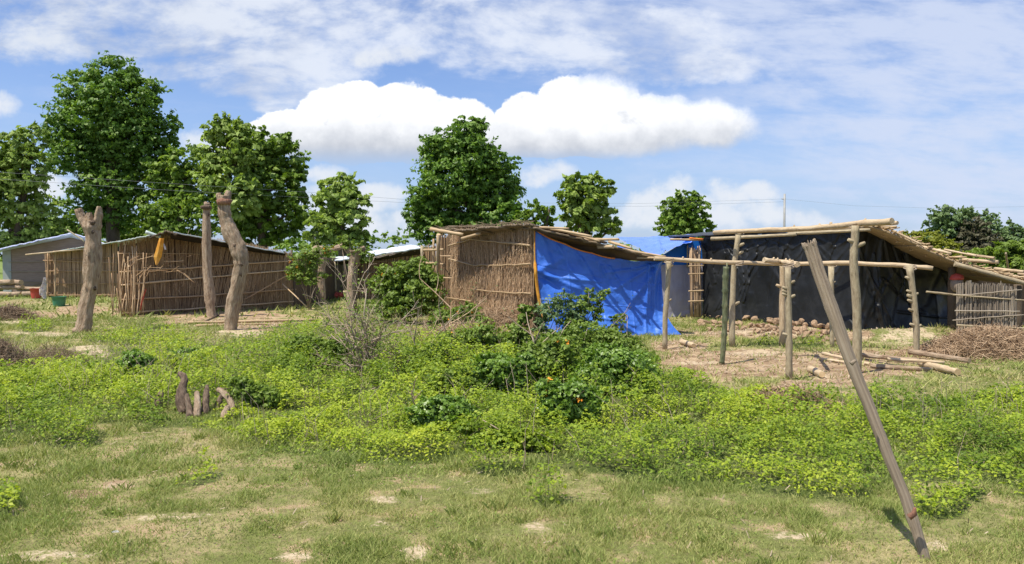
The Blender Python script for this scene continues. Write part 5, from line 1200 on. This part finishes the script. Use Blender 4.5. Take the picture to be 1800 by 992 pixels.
# bare branching bushes
def branch(m, p, d, L, r, depth, out, spread=.5, grav=0.0):
    n = 4; pts = [p]; q = p.copy(); dd = d.copy()
    for i in range(n):
        dd = (dd + Vector((rnd.gauss(0, .13), rnd.gauss(0, .13), rnd.gauss(0, .10) - grav))).normalized(); q = q + dd * L / n; pts.append(q.copy())
    m.tube(pts, [r * (1 - .5 * i / n) for i in range(n + 1)], 5 if r > .008 else 3, cap=False)
    out.append(q)
    if depth > 0:
        for k in range(rnd.choice([2, 2, 3, 4])):
            a = pts[rnd.randint(1, n)]; nd = (dd + Vector((rnd.gauss(0, spread), rnd.gauss(0, spread), rnd.gauss(0, spread * .8)))).normalized()
            branch(m, a, nd, L * rnd.uniform(.5, .8), r * .66, depth - 1, out, spread, grav)
def bare_bush(label, px, py, stems, mat='twig', leaves=0, leaf='leaf_blue', ls=.03, name='bare_bush', dep=2, r0=.015):
    g = G(px, py); t = thing(name, label, 'bush', g); m = MB(); tips = []
    for (tx, ty, dy) in stems:
        tip = P(tx, ty, g.y + dy); v = tip - g; branch(m, g + Vector((rnd.uniform(-.08, .08), rnd.uniform(-.05, .05), -.03)), v.normalized(), v.length * .72, r0 * rnd.uniform(.6, 1.2), dep, tips)
    m.build('branches', M[mat], t)
    if leaves:
        T = np.array([tuple(q) for q in tips]); C = T[rng.integers(0, len(T), leaves)] + rng.normal(size=(leaves, 3)) * .07
        v, f = leaf_quads(C, sphere_dirs(leaves) + np.array([0, 0, .6]), ls * rng.uniform(.6, 1.3, leaves), .55)
        np_mesh('leaves', v, f, M[leaf], t, rndv=np.repeat(rng.random(leaves), 4))
    return t
bare_bush('grey bare twiggy bush standing in the weeds left of centre', 640, 662, [(600, 500, .3), (655, 520, .2), (610, 560, 0), (680, 560, .1), (640, 540, -.1), (700, 600, 0), (585, 600, .1), (625, 480, .4), (660, 590, -.2), (610, 620, -.2), (690, 630, 0), (650, 600, .1), (575, 560, .2), (635, 590, -.3), (668, 560, -.2), (620, 585, -.3), (600, 540, -.1), (646, 570, -.3), (676, 600, -.3)], leaves=1500, ls=.04, leaf='bushlight', dep=3, r0=.017)
bare_bush('pale long branches arching right of the bare twiggy bush', 735, 650, [(820, 560, .2), (700, 560, .3), (800, 600, 0), (770, 560, .5), (850, 640, -.2), (690, 600, 0)], leaves=250, dep=2)
bare_bush('dry bare branches rising below the reed hut at centre', 830, 640, [(780, 560, .2), (770, 500, .5), (840, 570, .1), (880, 560, .2), (810, 590, 0)], leaves=200, mat='brush', dep=2)
bare_bush('forked grey branch sticking up beside the sapling before the tarp', 955, 690, [(958, 545, 0), (985, 560, .1), (925, 560, .1), (940, 600, 0)], leaves=60, dep=1, r0=.016)
bare_bush('bare twigs between the dark shrubs low at centre', 760, 735, [(700, 700, 0), (690, 712, .1), (740, 690, .1), (720, 740, -.1)], leaves=80, dep=2, mat='brush_dk')
bare_bush('thin dry stems rising among the weeds at the far centre', 700, 600, [(640, 560, 0), (620, 540, .3), (740, 560, .1), (690, 540, .3), (600, 570, .2)], leaves=120, dep=2)
bare_bush('brown dry thorny scrub filling the gap before the small white roofed hut', 770, 625, [(700, 560, 0), (730, 550, .2), (760, 560, .1), (800, 565, 0), (720, 590, -.1), (790, 590, -.1), (750, 580, .2), (830, 580, .1), (850, 600, 0), (690, 580, .2)], leaves=300, dep=3, mat='brush', r0=.011)
bare_bush('dead twigs poking out of the leafy plants below the tarp', 1040, 660, [(1080, 590, 0), (1000, 580, .1), (1060, 570, .2), (1020, 600, 0), (1100, 620, 0)], leaves=120, dep=2)

# ------------------------------------------------------------------ ground cover
def scatter(y0, y1, n, margin=2.5):
    y = np.sqrt(rng.uniform(y0 ** 2, y1 ** 2, n)); x = rng.uniform(-1, 1, n) * (y * .66 + margin); return x, y
# weeds: leafy clumps with a bumpy canopy
WV, WF, WR, off = [], [], [], 0
for (y0, y1, n, ls) in ((4.4, 7.5, 170000, .030), (7.5, 11, 190000, .038), (11, 18, 165000, .044)):
    x, y = scatter(y0, y1, n); m_ = weedmask(x, y); keep = rng.random(n) < m_; x, y, m_ = x[keep], y[keep], m_[keep]
    big = fbm(x * .8, y * .8, 70); cl = fbm(x * 3.2, y * 3.2, 71, 3); cl2 = vn(x * 8, y * 8, 72)
    keep = rng.random(len(x)) < (.16 + 1.5 * smooth(.38, .60, cl * .7 + cl2 * .3)); x, y, m_, big, cl, cl2 = [q[keep] for q in (x, y, m_, big, cl, cl2)]
    ppx_, ppy_ = toimg(x, y); nearlog = np.exp(-((ppx_ - 345) / 85) ** 2 - ((ppy_ - 742) / 26) ** 2)
    hgt = (.03 + .13 * smooth(.35, .65, big) + .17 * smooth(.42, .66, cl * .7 + cl2 * .3)) * (.35 + .65 * smooth(0, .8, m_)) * (1 - .8 * nearlog)
    thk = np.exp(-((ppx_ - 620) / 260) ** 4 - ((ppy_ - 650) / 50) ** 2) + np.exp(-((ppx_ - 960) / 190) ** 4 - ((ppy_ - 680) / 75) ** 2); thk = np.clip(thk, 0, 1) * smooth(.35, .6, fbm(x * 1.6, y * 1.6, 91, 3))
    hgt *= .75 + .03 * (y - 5); hgt += .26 * thk
    z = H(x, y) + hgt * (1 - rng.random(len(x)) ** 1.8 * .9) 
    C = np.stack([x, y, z], 1); N = rng.normal(size=(len(x), 3)) * .42 + np.array([0, -.12, 1.0])
    v, f = leaf_quads(C, N, ls * rng.uniform(.55, 1.35, len(x)), .62, .12)
    tone = np.clip(.14 + .35 * smooth(.3, .7, fbm(x * .55, y * .8, 77)) + .38 * smooth(.35, .65, fbm(x * 2.2, y * 2.2, 78, 3)) - .25 * thk + (cl - .5) * .7 + rng.normal(size=len(x)) * .22, 0, 1)
    WV.append(v); WF.append(f + off); WR.append(np.repeat(tone, 4)); off += len(v)
o = np_mesh('weeds', np.concatenate(WV), np.concatenate(WF), M['weed'], rndv=np.concatenate(WR)); tag(o, 'thick bright green leafy weeds covering the middle ground', 'weeds', kind='stuff')
# grass blades
GV, GR = [], []
for (y0, y1, n, h, w) in ((3.3, 5.5, 260000, .026, .0028), (5.5, 9, 230000, .036, .0045), (9, 20, 150000, .06, .009), (20, 48, 60000, .10, .03)):
    x, y = scatter(y0, y1, n); px, py = toimg(x, y); nl = fbm(x * 1.3, y * 1.3, 9) - .5; nf = fbm(x * 5, y * 5, 12) - .5
    pm_ = fbm(x * 3.2, y * 3.2, 15); sd = blobmask(px, py, nl * 1.3 + nf * .8, SAND); so_ = blobmask(px, py, nl, SOIL)
    dn = (.55 + .6 * smooth(.38, .60, pm_)) * (1 - sd * np.where(y > 9, .97, .8)) * (1 - np.minimum(1, so_ * 1.7) * .78)
    if y1 <= 20: dn *= (1 - .5 * weedmask(x, y))
    kp_ = rng.random(n) < dn; x, y, pm_ = x[kp_], y[kp_], pm_[kp_]; n = len(x)
    hh = h * rng.uniform(.4, 1.5, n) * (.6 + .9 * smooth(.4, .7, pm_)); an = rng.uniform(0, 2 * math.pi, n); le = rng.uniform(.3, 1.5, n) * hh
    z = H(x, y) - .004; ww = w * rng.uniform(.6, 1.4, n); a2 = rng.uniform(0, 2 * math.pi, n)
    b0 = np.stack([x - np.cos(a2) * ww, y - np.sin(a2) * ww, z], 1); b1 = np.stack([x + np.cos(a2) * ww, y + np.sin(a2) * ww, z], 1)
    tp_ = np.stack([x + np.cos(an) * le, y + np.sin(an) * le, z + hh], 1)
    GV.append(np.stack([b0, b1, tp_], 1).reshape(-1, 3))
    tone = np.clip(.22 + .5 * (1 - smooth(.35, .68, fbm(x * .7, y * .9, 88))) + rng.normal(size=n) * .30 + (.5 - pm_) * .6, 0, 1); GR.append(np.repeat(tone, 3))
GV = np.concatenate(GV); o = np_mesh('grass', GV, np.arange(len(GV)).reshape(-1, 3), M['grass'], rndv=np.concatenate(GR)); tag(o, 'short patchy olive grass covering the foreground', 'grass', kind='stuff')
# small low broad-leaved herbs in the lawn
x, y = scatter(3.4, 9, 60000); px, py = toimg(x, y); pm_ = fbm(x * 2.1, y * 2.1, 25); kp_ = rng.random(len(x)) < smooth(.48, .68, pm_) * (1 - blobmask(px, py, 0, SAND) * .95) * .9
x, y = x[kp_], y[kp_]; v, f = leaf_quads(np.stack([x, y, H(x, y) + rng.uniform(.008, .04, len(x))], 1), rng.normal(size=(len(x), 3)) * .4 + np.array([0, 0, 1]), .014 * rng.uniform(.6, 1.4, len(x)), .8)
o = np_mesh('herbs', v, f, M['bushlight'], rndv=np.repeat(rng.random(len(x)), 4)); tag(o, 'tiny creeping herbs scattered through the short grass', 'herbs', kind='stuff')
# dry litter: pebbles and straw on the bare soil
x, y = scatter(3.4, 20, 26000); px, py = toimg(x, y); kp_ = rng.random(len(x)) < np.maximum(.25, blobmask(px, py, 0, SOIL)) ; x, y = x[kp_], y[kp_]; n = len(x)
an = rng.uniform(0, 6.28, n); L_ = rng.uniform(.005, .022, n) * (.5 + y / 6); w_ = .0012 * (.6 + y / 3)
c_ = np.stack([x, y, H(x, y) + .012], 1); dv = np.stack([np.cos(an) * L_, np.sin(an) * L_, rng.uniform(0, .02, n)], 1); sv = np.stack([-np.sin(an) * w_, np.cos(an) * w_, 0 * x + .001], 1)
q = np.stack([c_ - dv - sv, c_ - dv + sv, c_ + dv + sv, c_ + dv - sv], 1).reshape(-1, 3)
o = np_mesh('litter', q, np.arange(n * 4).reshape(-1, 4), M['twig'], rndv=np.repeat(rng.random(n), 4)); tag(o, 'dry straw and twig litter scattered on soil and grass', 'litter', kind='stuff')

# taller grass tufts standing out of the lawn, and dead stalks among the weeds
x, y = scatter(3.4, 12, 500); px, py = toimg(x, y); kp_ = (py > 700) & (rng.random(len(x)) < 1 - .9 * blobmask(px, py, 0, SAND)); x, y = x[kp_], y[kp_]
nb = 34; X_ = np.repeat(x, nb) + rng.normal(size=len(x) * nb) * .028 * np.repeat(rng.uniform(.5, 1.6, len(x)), nb); Y2 = np.repeat(y, nb) + rng.normal(size=len(x) * nb) * .028
hs = np.repeat(rng.uniform(.025, .062, len(x)), nb) * rng.uniform(.5, 1.3, len(X_)); an = rng.uniform(0, 6.28, len(X_)); le = hs * rng.uniform(.15, 1.0, len(X_)); z = H(X_, Y2); w_ = .0022 * (.7 + Y2 / 9)
b0 = np.stack([X_ - w_, Y2, z], 1); b1 = np.stack([X_ + w_, Y2, z], 1); md_ = np.stack([X_ + np.cos(an) * le * .4, Y2 + np.sin(an) * le * .4, z + hs * .65], 1); tp_ = np.stack([X_ + np.cos(an) * le, Y2 + np.sin(an) * le, z + hs], 1)
v = np.stack([b0, b1, md_ + [.001, 0, 0], tp_], 1).reshape(-1, 3)
tone = np.clip(np.repeat(rng.random(len(x)) * .7, nb) + rng.normal(size=len(X_)) * .18, 0, 1)
o = np_mesh('grass_tufts', v, np.arange(len(v)).reshape(-1, 4), M['grass'], rndv=np.repeat(tone, 4)); tag(o, 'small taller tufts of grass standing out of the lawn', 'grass', kind='stuff')
x, y = scatter(5, 17, 9000); m_ = weedmask(x, y); kp_ = rng.random(len(x)) < m_ * .35 * smooth(.45, .6, fbm(x * 1.1, y * 1.1, 97)) * 2; x, y = x[kp_], y[kp_]
m = MB()
for a, b in zip(x, y):
    h_ = rnd.uniform(.18, .48); p0 = Vector((a, b, float(H(a, b)))); m.tube([p0, p0 + Vector((rnd.uniform(-.06, .06), rnd.uniform(-.06, .06), h_ * .6)), p0 + Vector((rnd.uniform(-.16, .16), rnd.uniform(-.16, .16), h_))], [.003, .0025, .0012], 3, cap=False)
o = m.build('dead_stalks', M['twig'], origin=(0, 0, 0)); tag(o, 'thin dead stalks sticking up among the green weeds', 'dead stalks', kind='stuff')
x, y = scatter(3.4, 16, 5200); px, py = toimg(x, y); kp_ = rng.random(len(x)) < np.maximum(.12, np.maximum(blobmask(px, py, 0, SOIL), blobmask(px, py, 0, SAND))); x, y = x[kp_], y[kp_]
d8 = np.array([[1, 0, 0], [0, 1, 0], [-1, 0, 0], [0, -1, 0], [0, 0, 1], [0, 0, -1]], float); f8 = np.array([[0, 1, 4], [1, 2, 4], [2, 3, 4], [3, 0, 4], [1, 0, 5], [2, 1, 5], [3, 2, 5], [0, 3, 5]])
sz = (.004 + .009 * rng.random(len(x)) ** 2) * (.7 + y / 8); c_ = np.stack([x, y, H(x, y) + sz * .2], 1)
v = (c_[:, None, :] + d8[None] * sz[:, None, None] * rng.uniform(.5, 1.3, (len(x), 6, 1)) * np.array([1, 1, .6])).reshape(-1, 3)
o = np_mesh('pebbles', v, (f8[None] + (np.arange(len(x)) * 6)[:, None, None]).reshape(-1, 3), M['stone']); tag(o, 'tiny earth crumbs and pebbles on the bare patches', 'pebbles', kind='stuff')
tot = 0
for o in bpy.data.objects:
    if o.type == 'MESH': tot += sum(len(p.vertices) - 2 for p in o.data.polygons) if len(o.data.polygons) < 5000 else len(o.data.loops) - 2 * len(o.data.polygons)
print('TRIS', tot)
